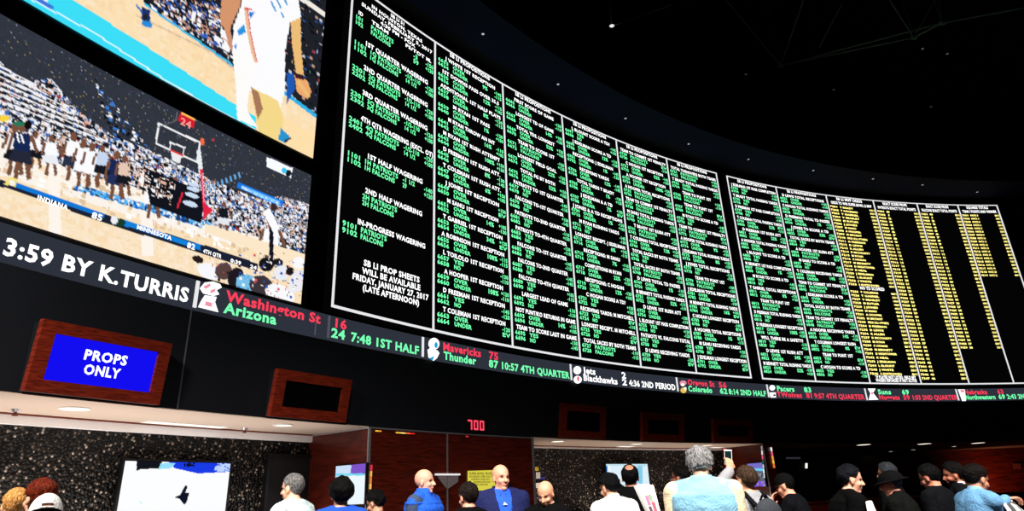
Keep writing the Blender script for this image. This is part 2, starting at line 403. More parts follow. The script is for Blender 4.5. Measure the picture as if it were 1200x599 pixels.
p.ell(33, 146, 5, 5, (18, 14, 14)); p.line([(25, 158), (28, 168)], 2, WH); p.line([(20, 156), (22, 166)], 2, WH)
p.ell(5, 139, 6, 4, (250, 214, 60)); p.ell(22, 145, 7, 3, (40, 120, 90))
p.speck(p.inpoly([(110, 90), (125, 150), (180, 200), (240, 240), (300, 250), (250, 225), (180, 180)]), 260, [(60, 120, 200), (250, 250, 250), (20, 20, 30)], 0, 1)
# dark benches in front of the crowd, white chairs
for a in [[(168, 196), (240, 226), (236, 262), (176, 240)], ]: p.poly(a, (18, 20, 30))
for k, (x, y) in enumerate([(226, 216), (226, 222), (225, 229), (223, 239)]): p.ell(x, y, 7+k*.7, 2.2+k*.3, (205, 222, 242), .3)
p.line([(208, 243), (214, 226)], 2.2, (220, 40, 60)); p.speck(p.inpoly([(150, 190), (206, 214), (200, 240), (150, 215)]), 160, [(250, 250, 250), (225, 180, 160), (20, 20, 30)], 0, 1)
# hoop, backboard, shot clock
p.line([(186, 145), (234, 167), (231, 190), (183, 168), (186, 145)], 2.2, (242, 242, 246)); p.line([(200, 167), (216, 173), (214, 184), (199, 176), (200, 167)], 2, (242, 242, 246))
p.line([(200, 176), (214, 182)], 2, (235, 60, 60)); p.poly([(200, 178), (213, 184), (210, 192), (202, 188)], (236, 236, 240))
p.line([(233, 178), (236, 206)], 5, (235, 238, 240)); p.line([(236, 200), (240, 250)], 3.4, (226, 30, 66)); p.line([(237, 204), (239, 236)], 1.2, (250, 170, 190))
p.poly([(238, 238), (250, 246), (238, 258)], (226, 40, 70)); p.poly([(208, 141), (213, 129), (229, 136), (227, 151)], (214, 30, 46)); p.poly([(213, 129), (229, 136), (228, 141), (212, 134)], (250, 190, 90))
p.line([(208, 125), (206, 142), (184, 150)], 1, (110, 112, 120)); p.ell(237, 166, 2.5, 4.5, (240, 110, 70)); p.ell(250, 164, 1.6, 1.6, (210, 50, 70))
# boards of the arena
for k in range(8): p.line([(246+k*5, 222-k*2.1), (245+k*5, 218-k*2.1)], 2.2, (110, 170, 225))
p.poly([(279, 213), (333, 236), (330, 243), (278, 220)], (24, 120, 230)); p.poly([(284, 217), (328, 236), (326, 240), (282, 221)], (120, 200, 255))
p.line([(291, 232), (320, 246)], 1.2, (60, 110, 180)); p.speck(p.inpoly([(282, 218), (330, 239), (328, 241), (281, 220)]), 40, [(255, 255, 255)], 0, 0)
p.poly([(313, 184), (343, 197), (341, 209), (312, 195)], (250, 252, 255)); p.ell(338, 203, 3.5, 4, (20, 24, 36)); p.ell(333, 200, 3, 3.5, (60, 200, 240))
# foreground people right
p.poly([(240, 262), (365, 300), (365, 330), (320, 302), (240, 272)], (252, 232, 200)); p.line([(318, 262), (318, 304)], 5, (20, 22, 34)); p.line([(314, 250), (322, 266)], 9, (252, 252, 255)); p.ell(321, 243, 3.5, 4.5, (60, 44, 42))
for x, y, rx, ry, c in [(232, 304, 7, 4, (40, 28, 26)), (245, 318, 14, 9, (248, 248, 252)), (262, 318, 10, 10, (90, 66, 62)), (276, 325, 9, 12, (30, 26, 32)), (290, 333, 14, 11, (120, 195, 235)), (306, 335, 14, 12, (60, 52, 58)),
                        (312, 310, 9, 8, (22, 20, 24)), (326, 308, 6, 5, (30, 24, 26)), (330, 320, 9, 9, (235, 238, 245)), (340, 318, 5, 5, (30, 24, 26)), (328, 345, 18, 11, (250, 250, 252)), (348, 330, 9, 14, (236, 236, 242)), (350, 308, 7, 7, (250, 250, 252))]:
    p.ell(x, y, rx, ry, c, .4)
p.speck(p.inpoly([(232, 300), (355, 296), (362, 356), (300, 345), (236, 322)]), 150, [(250, 250, 255), (40, 34, 38), (220, 90, 100), (50, 90, 190)], 0, 1)
# score strip of the broadcast
bar = [(-60, 198), (16, 214), (125, 252), (248, 290), (302, 309), (301, 318), (246, 300), (124, 262), (14, 222), (-60, 206)]
p.poly(bar, (28, 34, 52)); p.poly([(18, 214), (122, 250), (122, 256), (16, 219)], (20, 120, 215)); p.poly([(146, 258), (235, 287), (235, 293), (144, 264)], (20, 130, 220))
p.poly([(12, 207), (20, 210), (18, 219), (4, 216)], (245, 225, 120)); p.ell(14, 214, 3, 4, (246, 246, 240)); p.ell(141, 261, 6, 5, (24, 60, 40)); p.ell(134, 258, 4, 5, (240, 240, 244))
p.build('screen_picture', t)
tx = Txt(-.02)
def vtx(T, s, xa, ya, xb, cap):
    a, z = hit(xa, ya, T.off); b = hit(xb, ya, T.off)[0]; T.put(s, a, z, cap, width=(a-b)*(R+T.off))
vtx(tx, 'INDIANA', 43, 234, 82, .055); vtx(tx, '85', 107, 255, 121, .07); vtx(tx, 'MINNESOTA', 160, 268, 203, .05); vtx(tx, '82', 219, 290, 229, .07); vtx(tx, '4TH QTR', 238, 296, 260, .05); vtx(tx, '0:39', 270, 307, 283, .05); vtx(tx, '24', 293, 314, 301, .05)
tx.build('score_text', WHITE_T, t)
tx = Txt(-.02); vtx(tx, '24', 211, 145, 225, .10); tx.build('shot_clock_text', glow('pale_red', (250, 150, 150)), t)

# ---------- upper video screen
t = thing('video_screen', W((SCR0+SCRL)/2, ZU0), 0, 'upper curved video screen showing a close view of a player in a white uniform', 'screen')
MB().arc(SCRL+.004, SCR0-.004, ZU0-.04, ZU1+.03, .0, .11).build('screen_frame', PLAST, t)
p = Pic(*wallgrid(SCRL, SCR0, ZU0, ZU1, -.012, .018)); X, Y = p.X, p.Y; ev = np.ones(len(X), bool)
p.fill(ev, (32, 34, 42))
p.speck(ev, 2600, [(200, 200, 210), (160, 60, 60), (50, 110, 200), (190, 150, 130), (14, 16, 22), (60, 140, 110)], 0, 1, [.1, .05, .12, .08, .6, .05])
ct = under([(-100, -90), (120, -40), (170, 0), (218, 37), (272, 78), (330, 100), (369, 137)])
p.fill(ct, (252, 224, 180)); p.speck(ct, 900, [(253, 230, 194), (250, 218, 172), (252, 227, 186)], 0, 2)
p.line([(160, 18), (250, 62), (285, 90), (330, 112)], 2, (222, 190, 160)); p.line([(170, 5), (272, 76)], 2.4, (70, 190, 235)); p.line([(330, 106), (370, 136)], 4, (50, 180, 235))
p.speck(p.inpoly([(155, -10), (255, 4), (275, 70), (230, 44), (180, 12)]), 700, [(250, 250, 252), (20, 22, 30), (26, 28, 36), (60, 100, 190), (200, 150, 130)], 0, 1)
p.poly([(40, -8), (70, -10), (180, 60), (290, 132), (345, 160), (372, 178), (372, 190), (330, 175), (280, 152), (0, -10)], (60, 222, 248))
p.line([(38, 0), (110, 38), (200, 98), (278, 142), (345, 176)], 1.6, (225, 252, 255)); p.line([(42, -2), (60, 8)], 5, (60, 120, 220)); p.poly([(44, -6), (58, -6), (56, 4)], (240, 244, 250))
p.poly([(300, 122), (372, 160), (372, 192), (338, 172), (300, 160)], (254, 224, 172))
p.poly([(166, 8), (176, 12), (176, 30), (166, 26)], (30, 50, 110)); p.ell(172, 28, 7, 3.4, (40, 140, 220), .4); p.ell(170, 20, 3, 4, (30, 34, 44)); p.line([(160, 6), (166, 14)], 2, (60, 120, 200))
# player
SK, SK2 = (238, 190, 120), (214, 150, 110)
p.poly([(261, -10), (284, -8), (280, 10), (271, 30), (268, 44), (259, 42), (258, 20)], SK2); p.poly([(259, 36), (271, 38), (274, 60), (262, 54)], (206, 146, 116)); p.speck(p.inpoly([(240, 20), (262, 30), (272, 66), (250, 56)]), 40, [(250, 250, 252), (40, 44, 56)], 0, 2)
p.poly([(340, 10), (352, 14), (353, 58), (356, 88), (347, 86), (342, 50)], SK); p.poly([(345, 88), (360, 94), (365, 108), (360, 116), (348, 108)], (240, 170, 110)); p.line([(350, 96), (361, 112)], 4, SK); p.poly([(346, 86), (357, 90), (356, 94), (346, 91)], (60, 26, 40))
p.poly([(336, 86), (344, 86), (346, 104), (336, 122)], (30, 90, 180))
p.poly([(284, -10), (348, -10), (353, 20), (340, 26), (334, 60), (334, 106), (328, 128), (306, 114), (276, 96), (272, 60), (274, 30), (282, 8)], (252, 252, 254))
p.poly([(272, 60), (300, 70), (292, 100), (290, 130), (302, 150), (278, 140), (276, 96)], (253, 252, 250))
p.line([(288, 10), (291, 36), (296, 60), (300, 72)], 3.6, (240, 190, 150)); p.line([(290, 10), (294, 40), (301, 72)], 1, (215, 50, 90)); p.line([(287, 10), (294, 11)], 2, (220, 40, 60))
p.poly([(292, 14), (299, 14), (293, 22)], (30, 120, 215)); p.poly([(278, 36), (286, 28), (288, 38), (280, 42)], (40, 150, 225)); p.poly([(274, 54), (278, 50), (276, 58)], (40, 130, 220))
p.poly([(294, 102), (326, 118), (332, 138), (330, 160), (325, 170), (304, 156), (300, 140)], (246, 218, 140)); p.poly([(294, 102), (303, 108), (308, 128), (302, 140)], (170, 120, 90))
p.poly([(329, 150), (340, 160), (334, 168), (326, 164)], (40, 150, 210)); p.line([(334, 166), (340, 162)], 2.4, (30, 20, 60))
for x, y in ((318, 2), (324, -2), (327, 4), (330, 15), (334, 0), (321, 8)): p.line([(x, y), (x+2, y+5)], 2, (90, 160, 220))
p.line([(352, -2), (362, 4), (382, 18)], 5, (240, 236, 226))
p.build('screen_picture', t)

# ---------- ticker
t = thing('score_ticker', W(phi_of_az(0)[0], ZTK0), 0, 'long narrow dark grey led ticker with red, green and white game scores', 'display')
MB().arc(PH0, PH1, ZTK0, ZTK1, .0, .10).build('ticker_face', TICKPANEL, t)
HH = ZTK1-ZTK0; Z1, Z2, CAP = ZTK0+.53*HH, ZTK0+.09*HH, .385*HH
WT, GT, RT = 0, 1, 2
def game(name, items):
    T3 = (Txt(), Txt(), Txt())
    for c, s_, xa, xb, y, row in items: T3[c].px(s_, xa, xb, y, {0: ZTK0+.14*HH, 1: Z1, 2: Z2}[row], .48*HH if row == 0 else CAP)
    entry(name, [(T3[0], WHITE_T), (T3[1], GREEN_T), (T3[2], RED_T)], t, t.location)
game('headline', [(WT, '3:59 BY K.TURRIS', -4, 226, 320, 0)])
game('game_score', [(RT, 'Washington St', 264, 377, 360, 1), (GT, 'Arizona', 262, 325, 370, 2), (RT, '16', 390.5, 407, 380, 1), (GT, '24', 388, 405, 395, 2), (GT, '7:48', 411, 435.5, 400, 2), (GT, '1ST HALF', 439, 491.5, 408, 2)])
game('game_score', [(RT, 'Mavericks', 519, 564, 410, 1), (RT, '75', 573, 584.5, 418, 1), (GT, 'Thunder', 520, 558, 420, 2), (GT, '87', 573, 584, 428, 2), (GT, '10:57 4TH QUARTER', 587, 667, 435, 2)])
game('game_score', [(WT, 'Jets', 684, 698, 435, 1), (WT, '2', 728.5, 734, 440, 1), (WT, 'Blackhawks', 684, 724, 448, 2), (WT, '2', 729.5, 735.5, 452, 2), (WT, '4:36 2ND PERIOD', 738, 792, 456, 2)])
game('game_score', [(RT, 'Oregon St', 806, 837, 449, 1), (RT, '56', 842, 851.5, 450, 1), (GT, 'Colorado', 807, 835, 459, 2), (GT, '62', 844, 853, 461, 2), (GT, '8:14 2ND HALF', 854.5, 898, 462, 2)])
game('game_score', [(GT, 'Pacers', 910.5, 931, 456, 1), (GT, '83', 942, 951, 456, 1), (RT, 'TWolves', 911, 940, 464, 2), (RT, '81', 945, 953, 464, 2), (RT, '9:57 4TH QUARTER', 954.5, 1013, 465, 2)])
game('game_score', [(GT, 'Suns', 1028.5, 1044, 458, 1), (GT, '69', 1056.5, 1065, 458, 1), (RT, 'Nuggets', 1030, 1054.5, 466, 2), (RT, '59', 1058.5, 1066.5, 466, 2), (RT, '1:03 2ND QUARTER', 1069, 1122, 467, 2)])
game('game_score', [(RT, 'Nebraska', 1130, 1157, 460, 1), (RT, '63', 1169, 1176.5, 460, 1), (GT, 'Northwestern', 1132, 1167.5, 468, 2), (GT, '69', 1171, 1179, 468, 2), (GT, '2:43 2ND HALF', 1181, 1224, 468, 2)])
for x, y in ((230, 342), (495.2, 407), (669, 438), (793.5, 452), (899.7, 459), (1014.5, 462), (1121.6, 463)):
    a = hit(x, y)[0]; MB().arc(a+.0008, a-.0008, ZTK0+.01, ZTK1-.01, -.015, .0).build('divider_line', LINE_T, t)
a = hit(386, 385)[0]; a2 = hit(369, 385)[0]
MB().arc(a+.0014, a-.0002, ZTK0+.01, ZTK1-.01, -.006, 0).arc(a2+.0001, a2-.0006, ZTK0+.01, ZTK1-.12, -.006, 0).build('panel_joint', glow('grey_joint', (78, 82, 92)), t)
def logo(name, mat, polys, parent=t, off=-.02):   # small emblem drawn on the ticker
    v = []; f = []
    for pts in polys:
        n = len(v); c = pts
        for x, y in c: ph, z = hit(x, y, off); v.append(W(ph, z, off))
        f.append(tuple(range(n, n+len(c))))
    me = mesh(name, v, f, mat, parent=None); 
    for vv in me.data.vertices: vv.co -= parent.location
    me.parent = parent; return me
def circ(x, y, rx, ry, n=14): return [(x+rx*cos(2*pi*k/n), y+ry*sin(2*pi*k/n)) for k in range(n)]
LW = WHITE_T; LB = glow('logo_blue', (40, 160, 220)); LR = glow('logo_red', (230, 50, 80)); LY = glow('logo_yellow', (236, 196, 90)); LP = glow('logo_pink', (240, 150, 170))
logo('team_emblem', LW, [[(234, 338), (240, 331), (250, 330), (258, 333), (260, 337), (254, 340), (257, 345), (250, 347), (238, 344)], [(240, 346), (254, 348), (252, 354), (256, 366), (232, 360), (236, 352)]])
logo('team_emblem', LP, [[(238, 336), (246, 332), (247, 335), (241, 339)], [(247, 340), (253, 338), (252, 342), (246, 344)], [(241, 353), (249, 355), (248, 360), (240, 358)]], off=-.024)
logo('team_emblem', LW, [circ(508.5, 403, 6.5, 7), [(501, 410), (504, 408), (513, 411), (515, 414), (512, 420), (508, 423), (502, 419)]])
logo('team_emblem', LB, [circ(511, 404.5, 2, 3.6), [(503, 420), (509, 417), (507, 423)]], off=-.024)
logo('team_emblem', LW, [circ(676.5, 434, 4.6, 4.8), circ(677, 445, 4.8, 4.6)]); logo('team_emblem', LR, [circ(677.5, 444, 1.2, 3)], off=-.024)
logo('team_emblem', LP, [circ(800.5, 449, 4, 3)]); logo('team_emblem', LY, [circ(801, 457.5, 3.6, 3.4)]); logo('team_emblem', LW, [circ(800, 451, 2.2, 1.6), circ(803, 455.5, 1.4, 1.8)], off=-.024)
logo('team_emblem', LW, [circ(905, 454.6, 3.4, 3.2), [(901.5, 460), (909, 460), (909.5, 466), (903, 466)]]); logo('team_emblem', TICKPANEL, [circ(907.5, 463.3, 1.6, 1.2)], off=-.024)
logo('team_emblem', LW, [[(1017, 455.5), (1026, 455.5), (1023, 461), (1020, 461)], [(1020, 461), (1023.5, 461), (1029.5, 468.5), (1018, 468.8)]]); logo('team_emblem', LP, [circ(1022, 461, 1.5, 1.5)], off=-.024)
logo('team_emblem', LW, [[(1122.5, 456.5), (1130.5, 456.5), (1132, 470), (1127.5, 470)]]); logo('team_emblem', LP, [[(1125, 457), (1130, 457), (1130, 460), (1126, 460)]], off=-.024)

# ---------- odds boards
LH = 6.13/50.6
def az_edge(x, y): return hit(x, y)[0]
LEFT = [(400.6, 180), (508.4, 217), (594.5, 254), (669, 280.5), (736.5, 300), (798.5, 314), (859.5, 324)]
RIGHT = [(872.7, 326.5), (932, 332), (993, 337), (1050.5, 340.5), (1104.5, 343.5), (1155.5, 347)]
bl = [az_edge(*q) for q in LEFT]; br = [az_edge(*q) for q in RIGHT]; br.append(br[-1]-(br[-2]-br[-1])*.93)
PLAYERS = ['T BRADY', 'M RYAN', 'J JONES', 'J EDELMAN', 'D FREEMAN', 'T COLEMAN', 'C HOGAN', 'M SANU', 'L BLOUNT', 'D LEWIS', 'T GABRIEL', 'M BENNETT', 'A HOOPER', 'J WHITE']
PROP = ['1ST RECEPTION', '1ST RUSH ATT', 'TOTAL RECEPTIONS', 'LONGEST RECEPTION', '1ST PASS COMPLETION', 'TOTAL PASSING YARDS', 'TOTAL RUSHING YARDS', 'SCORE A TD', 'TO SCORE A TD', 'LONGEST RUSH', 'TOTAL TD PASSES', 'RECEIVING YARDS']
COLT = {1: ['J WHITE 1ST RECEPTION', '1ST DOWNS PASS OVER 35.5', 'ADDITIONAL 1ST HALF PLAYS', 'M RYAN 1ST PASS', 'M RYAN THROW AN INT', 'M RYAN 1ST RUSH ATTEMPT', 'D FREEMAN 1ST RUSH ATT.', 'T COLEMAN 1ST RUSH ATT.', 'J JONES 1ST RECEPTION', 'M SANU 1ST RECEPTION', 'T GABRIEL 1ST RECEPTION', 'A ROBINSON 1ST RECEPTION', 'L TOILOLO 1ST RECEPTION', 'A HOOPER 1ST RECEPTION', 'D FREEMAN 1ST RECEPTION', 'T COLEMAN 1ST RECEPTION'],
        2: ['FIRST SCORE OF GAME', 'LONGEST TD OF GAME', 'TOTAL YDS. LONGEST', 'TEAM TO SCORE 1ST', 'LONGEST FIELD GOAL', 'TOTAL FG BY BOTH', 'PATRIOTS TO 1ST QUARTER', 'FALCONS TO-1ST QUARTER', 'PATRIOTS TO-2ND QUARTER', 'PATRIOTS TO-4TH QUARTER', 'FALCONS TO-1ST QUARTER', 'FALCONS TO-2ND QUARTER', 'FALCONS TO-4TH QUARTER', 'LARGEST LEAD OF GAME', 'NOT PUNT/KO RETURNS IN GAME', 'TEAM TO SCORE LAST IN GAME'],
        3: ['L BLOUNT SCORE A TD?', 'J EDELMAN SCORE A TD', 'RECEPTIONS: J EDELMAN', 'RECEIVING YARDS', 'TOTAL YARDS T BRADY', 'J EDELMAN & A TD', 'J JONES & A TD RECEPTIONS', 'M RYAN RUSHING YARDS', 'LONGEST RECEPT. J EDELMAN', 'RECEPTIONS: M SANU', 'COMPLETIONS M RYAN', 'RECEPTIONS: C HOGAN', 'C HOGAN SCORE A TD?', 'RECEIVING YARDS: M MITCHELL', 'LONGEST RECEPT. M MITCHELL']}
rr = random.Random(3)
def prop_col(j, a, b, last, first, new, rows=16):
    wtx, gtx = new('column_heading')
    wid = (a-b)*R
    z0 = ZT-1.35*LH
    wtx.put('SB LI PROPOSITIONS', (a+b)/2, ZT-1.05*LH, .09, align='c', maxw=wid*.62)
    for k in range(rows):
        z = ZT-(2.45+3.0*k)*LH; wtx, gtx = new('wager_entry')
        if j in COLT and k < len(COLT[j]): s = COLT[j][k]
        else: s = rr.choice(PLAYERS)+' '+rr.choice(PROP) if rr.random() < .7 else rr.choice(['TOTAL TURNOVERS BOTH TEAMS', 'TEAM TO COMMIT 1ST PENALTY', 'WILL THERE BE A SAFETY?', 'TOTAL SACKS BY BOTH TEAMS', 'TEAM TO PUNT 1ST', 'PATRIOTS VS. FALCONS TOTAL'])
        wtx.put(s, (a+b)/2-.02/R, z, .088, align='c', width=wid*min(.9, .034*len(s)+.02), maxw=wid*.9)
        ids = str(6601+16*2*j+2*k), str(6602+16*2*j+2*k); yn = ['YES', 'NO'] if ('?' in s or 'QUARTER' in s or rr.random() < .2) else (['PATRIOTS', 'FALCONS'] if ('TEAM' in s or rr.random() < .07) else ['OVER', 'UNDER'])
        for q in (0, 1):
            zz = z-(.92+.88*q)*LH
            gtx.put(ids[q], a-.04*wid/R, zz, .08, maxw=wid*.15, width=wid*.145)
            gtx.put(yn[q], a-.245*wid/R, zz, .08, width=wid*(.043*len(yn[q])))
            gtx.put(rr.choice(['-110', '+120', '-130', 'EV', '+105', '-145', '+150', '-115', '-120']), b+.03*wid/R, zz, .08, align='r', width=wid*.11)
        if yn[0] == 'OVER' and rr.random() < .8: gtx.put(rr.choice(['7%', '9%', '8%', '12%', '16%', '14%', '6%', '4', '52%', '34%', '1%', '22%', '108%']), a-.68*wid/R, z-1.2*LH, .095)
def board(name, cols, label, kind):
    a, b = cols[0], cols[-1]
    t = thing('odds_board', W((a+b)/2, ZB), 0, label, 'display', 'curved odds boards')
    MB().arc(a+.0028, b-.0028, ZB-.07, ZT+.07, .0, .11).build('board_face', LEDPANEL, t)
    m = MB(); e = .00058
    m.arc(a+e, b-e, ZT-.012, ZT+.012, -.022, 0).arc(a+e, b-e, ZB-.019, ZB+.019, -.022, 0).arc(a+e, a-e, ZB, ZT, -.022, 0).arc(b+e, b-e, ZB, ZT, -.022, 0)
    m.build('board_border', LINE_T, t)
    for j in range(len(cols)-1):
        A, B = cols[j], cols[j+1]
        c = MB().arc(A-.0012, B+.0012, ZB+.03, ZT-.03, -.006, 0).build('wager_column', LEDPANEL, t)
        made = []
        def new(nm):
            made.append((nm, Txt(), Txt())); return made[-1][1:]
        if j:
            s = MB().arc(A+e, A-e, ZB, ZT, -.022, 0).build('divider_line', LINE_T)
            for vv in s.data.vertices: vv.co -= t.location
            s.parent = c
        col = YEL_T if kind(j, A, B, j == len(cols)-2, j == 0, new) == 'y' else GREEN_T
        for nm, w_, g_ in made:
            o = entry(nm, [(w_, WHITE_T), (g_, col)], c, t.location)
            if o and nm == 'odds_text': o['kind'] = 'stuff'
    return t
def kleft(j, a, b, last, first, new):
    if j: return prop_col(j, a, b, last, first, new)
    w_, g_ = new('column_heading')
    wid = (a-b)*R; z = lambda k: ZT-k*LH; L = lambda u: a-u*wid/R
    w_.put('SB LI 51', L(.52), z(1.15), .075, align='c'); w_.put('IN HOUSTON, TEXAS', L(.52), z(2.1), .075, align='c', width=wid*.62)
    w_.put('SUNDAY, FEBRUARY 5, 2017', L(.53), z(3.05), .078, align='c', width=wid*.86); w_.put('4:30 PM - FOX', L(.53), z(4.0), .078, align='c', width=wid*.42)
    w_.put('ID', L(.07), z(5), .078); w_.put('TEAM', L(.22), z(5), .078, width=wid*.2); w_.put('PS/TOT', L(.62), z(5), .078, width=wid*.24); w_.put('ML', L(.88), z(5), .078)
    def pair(k, i, s1, s2, t1, t2, m1, m2, idx=(None, None)):
        for q, (I, S, T, M) in enumerate(((i, s1, t1, m1), (i+1, s2, t2, m2))):
            zz = z(k+q*.95)
            if i: g_.put(str(I), L(.04), zz, .09, width=wid*(.09 if i < 1000 else .145))
            g_.put(S, L(.215), zz, .09, width=wid*.033*len(S))
            if T: g_.put(T, L(.63), zz, .09, width=wid*.023*len(T))
            if M: g_.put(M, L(.975), zz, .09, align='r', width=wid*.10)
    w_, g_ = new('wager_entry')
    pair(6.1, 101, 'PATRIOTS', 'FALCONS', '', '', '-150', '+130'); g_.put('-3', L(.72), z(6.1), .1); g_.put('59', L(.72), z(7.1), .1)
    for k, n in enumerate(('1ST QUARTER WAGERING', '2ND QUARTER WAGERING', '3RD QUARTER WAGERING', '4TH QTR WAGERING (EXCL. OT)')):
        kk = 9.7+k*4.35; w_, g_ = new('wager_entry')
        w_.put(n, L(.16), z(kk), .1, width=wid*(.75 if k < 3 else .82))
        pair(kk+1.0, 1101+100*k+(k > 0)*1000, str(k+1)+'Q PATRIOTS', str(k+1)+'Q FALCONS', '-1/2-110', '14 1/2', '-120', '+100')
    w_, g_ = new('wager_entry')
    w_.put('1ST HALF WAGERING', L(.24), z(28.2), .095, width=wid*.62); pair(29.2, 1101, '1H PATRIOTS', '1H FALCONS', '-1 1/2', '29', '-140', '+120')
    w_, g_ = new('wager_entry')
    w_.put('2ND HALF WAGERING', L(.24), z(33.6), .095, width=wid*.62); pair(34.6, 0, '2H PATRIOTS', '2H FALCONS', '', '', '', '')
    w_, g_ = new('wager_entry')
    w_.put('IN-PROGRESS WAGERING', L(.18), z(38.6), .095, width=wid*.72); pair(39.6, 9101, 'PATRIOTS', 'FALCONS', '', '', '', '')
    w_, g_ = new('closing_note')
    for q, (s, u) in enumerate((('SB LI PROP SHEETS', .58), ('WILL BE AVAILABLE', .6), ('FRIDAY, JANUARY 27, 2017', .78), ('(LATE AFTERNOON)', .58))):
        w_.put(s, L(.55), z(44.1+q*1.15), .1, align='c', width=wid*u)
def kright(j, a, b, last, first, new):
    if j < 2: return prop_col(j+6, a, b, last, first, new)
    w_, g_ = new('column_heading')
    wid = (a-b)*R; L = lambda u: a-u*wid/R
    w_.put({2: 'SB LI MVP ODDS', 3: 'EXACT SCORE PROPS', 4: 'EXACT SCORE PROPS', 5: 'SQUARES TOTALS'}[j], L(.48), ZT-1.15*LH, .1, align='c', width=wid*.55)
    w_.put({2: 'ODDS TO WIN SUPER BOWL LI MVP', 3: 'PATRIOTS EXACT TOTAL POINTS', 4: 'FALCONS EXACT TOTAL POINTS', 5: 'TEAM / POINTS AND WINNER'}[j], L(.5), ZT-2.4*LH, .095, align='c', width=wid*.86)
    n = {2: 46, 3: 47, 4: 39, 5: 19}[j]
    names = PLAYERS+['R ALLEN', 'V BEASLEY', 'D HIGHTOWER', 'M BRYANT', 'S GOSTKOWSKI', 'D MCCOURTY', 'M BUTLER', 'K NEAL', 'FIELD (ALL OTHERS)']
    if j > 2: w_, g_ = new('odds_text')
    for k in range(n):
        z = ZT-(3.5+k)*LH
        if j == 2: w_, g_ = new('wager_entry')
        if j == 2 and k == 23: w_.put('NO TD SCORED', L(.5), z, .1, align='c', width=wid*.5); continue
        g_.put(str(7001+k+100*j), L(.03), z, .06, width=wid*.17)
        s = names[(k*5) % len(names)] if j == 2 else ('%d' % k if j < 5 else 'PATS %d' % (k+3))
        g_.put(s, L(.24), z, .06, width=wid*(min(.42, .04*len(s)) if j == 2 else (.20 if j == 5 else .08))); g_.put(rr.choice(['15/1', '40/1', '8/1', '100/1', '30/1', '20/1']), L(.98), z, .06, align='r', width=wid*.12)
    if j == 2:
        w_, g_ = new('closing_note')
        w_.put('*IF PLAYER NOT LISTED, FIELD BET', L(.52), ZB+1.2*LH, .09, align='c', width=wid*.8); w_.put('WAGERS REFUNDED IF NOT ACTIVE', L(.52), ZB+.4*LH, .09, align='c', width=wid*.8)
    return 'y'
board('left', bl, 'wide curved black odds board of six white and green columns beside the video screens', kleft)
board('right', br, 'curved black odds board at the right with four columns of yellow figures', kright)

# ---------- framed monitors under the ticker
def monitor(lab, xl, xr, y, on=None, alpha=radians(8.5)):
    a, z0 = hit(xl, y); b, _ = hit(xr, y); A = W(a, ZF+.002, -.01); B = W(b, ZF+.002, -.01)
    ux = (B-A); wd_ = ux.length; ux.normalize(); n = Vector((ux.y, -ux.x, 0))   # towards the room
    if n.dot(Vector((CX, CY, 0))-A) < 0: n = -n
    hh = on['h']; upv = (Vector((0, 0, 1))*cos(alpha)+n*sin(alpha)).normalized(); nn = ux.cross(upv)
    if nn.dot(n) < 0: nn = -nn
    t = thing('framed_monitor', (A+B)/2, 0, lab, 'monitor', None)
    A = A+n*.08; B = B+n*.08
    def P(u, v, d=0): return A+ux*(u*wd_)+upv*(v*hh)+nn*d
    q = on.get('fw', .105); m = MB(); qv = q*wd_/hh*.9
    def bar(u0, u1, v0, v1, d0=-.05, d1=0.03): return m.hexa([P(u0, v0, d0), P(u1, v0, d0), P(u1, v0, d1), P(u0, v0, d1), P(u0, v1, d0), P(u1, v1, d0), P(u1, v1, d1), P(u0, v1, d1)])
    bar(0, 1, 0, qv); bar(0, 1, 1-qv, 1); bar(0, q, qv, 1-qv); bar(1-q, 1, qv, 1-qv)
    m.build('wooden_frame', MAHOG, t)
    m = MB(); bar(q, 1-q, qv, 1-qv, -.05, .0); m.build('monitor_screen', on['mat'], t)
    # wedge housing back to the wall
    H = MB(); back = lambda u, v: Vector((*(A+ux*(u*wd_)-n*.085).xy, P(u, v, 0).z))
    H.hexa([P(0.005, .01, -.05), P(.995, .01, -.05), back(.995, .01), back(.005, .01), P(0.005, .99, -.05), P(.995, .99, -.05), back(.995, .99), back(.005, .99)])
    H.build('housing', FASCIA, t)
    return t, P
BLUE_S = glow('blue_screen', (18, 14, 240))
t, P = monitor('wood framed monitor with a lit blue screen reading props only', 20.5, 181.5, 458, dict(h=.67, mat=BLUE_S, fw=.10), alpha=radians(6))
def flat_text(P, s, u0, v0, hgt, wid, name, mat, parent, d=.006):
    v, f, w_ = layout(s); o = mesh(name, [P(u0+wid*(q[0]/w_), v0+hgt*q[1], d) for q in v], f, mat)
    for vv in o.data.vertices: vv.co -= parent.location
    o.parent = parent
flat_text(P, 'PROPS', .335, .54, .145, .335, 'screen_text', WHITE_T, t); flat_text(P, 'ONLY', .36, .33, .145, .275, 'screen_text', WHITE_T, t)
monitor('wood framed monitor switched off, above the left alcove ceiling next to the booth', 309.5, 399, 490, dict(h=.60, mat=SCRDK, fw=.12))
monitor('switched off wood framed monitor, first one right of the red number display', 652, 704, 508, dict(h=.67, mat=SCRDK, fw=.12))
monitor('switched off wood framed monitor above the grey-haired person in the denim vest', 748, 797, 512, dict(h=.62, mat=SCRDK, fw=.12))
monitor('rightmost switched off wood framed monitor above the raised phone', 832, 878, 516, dict(h=.56, mat=SCRDK, fw=.12))
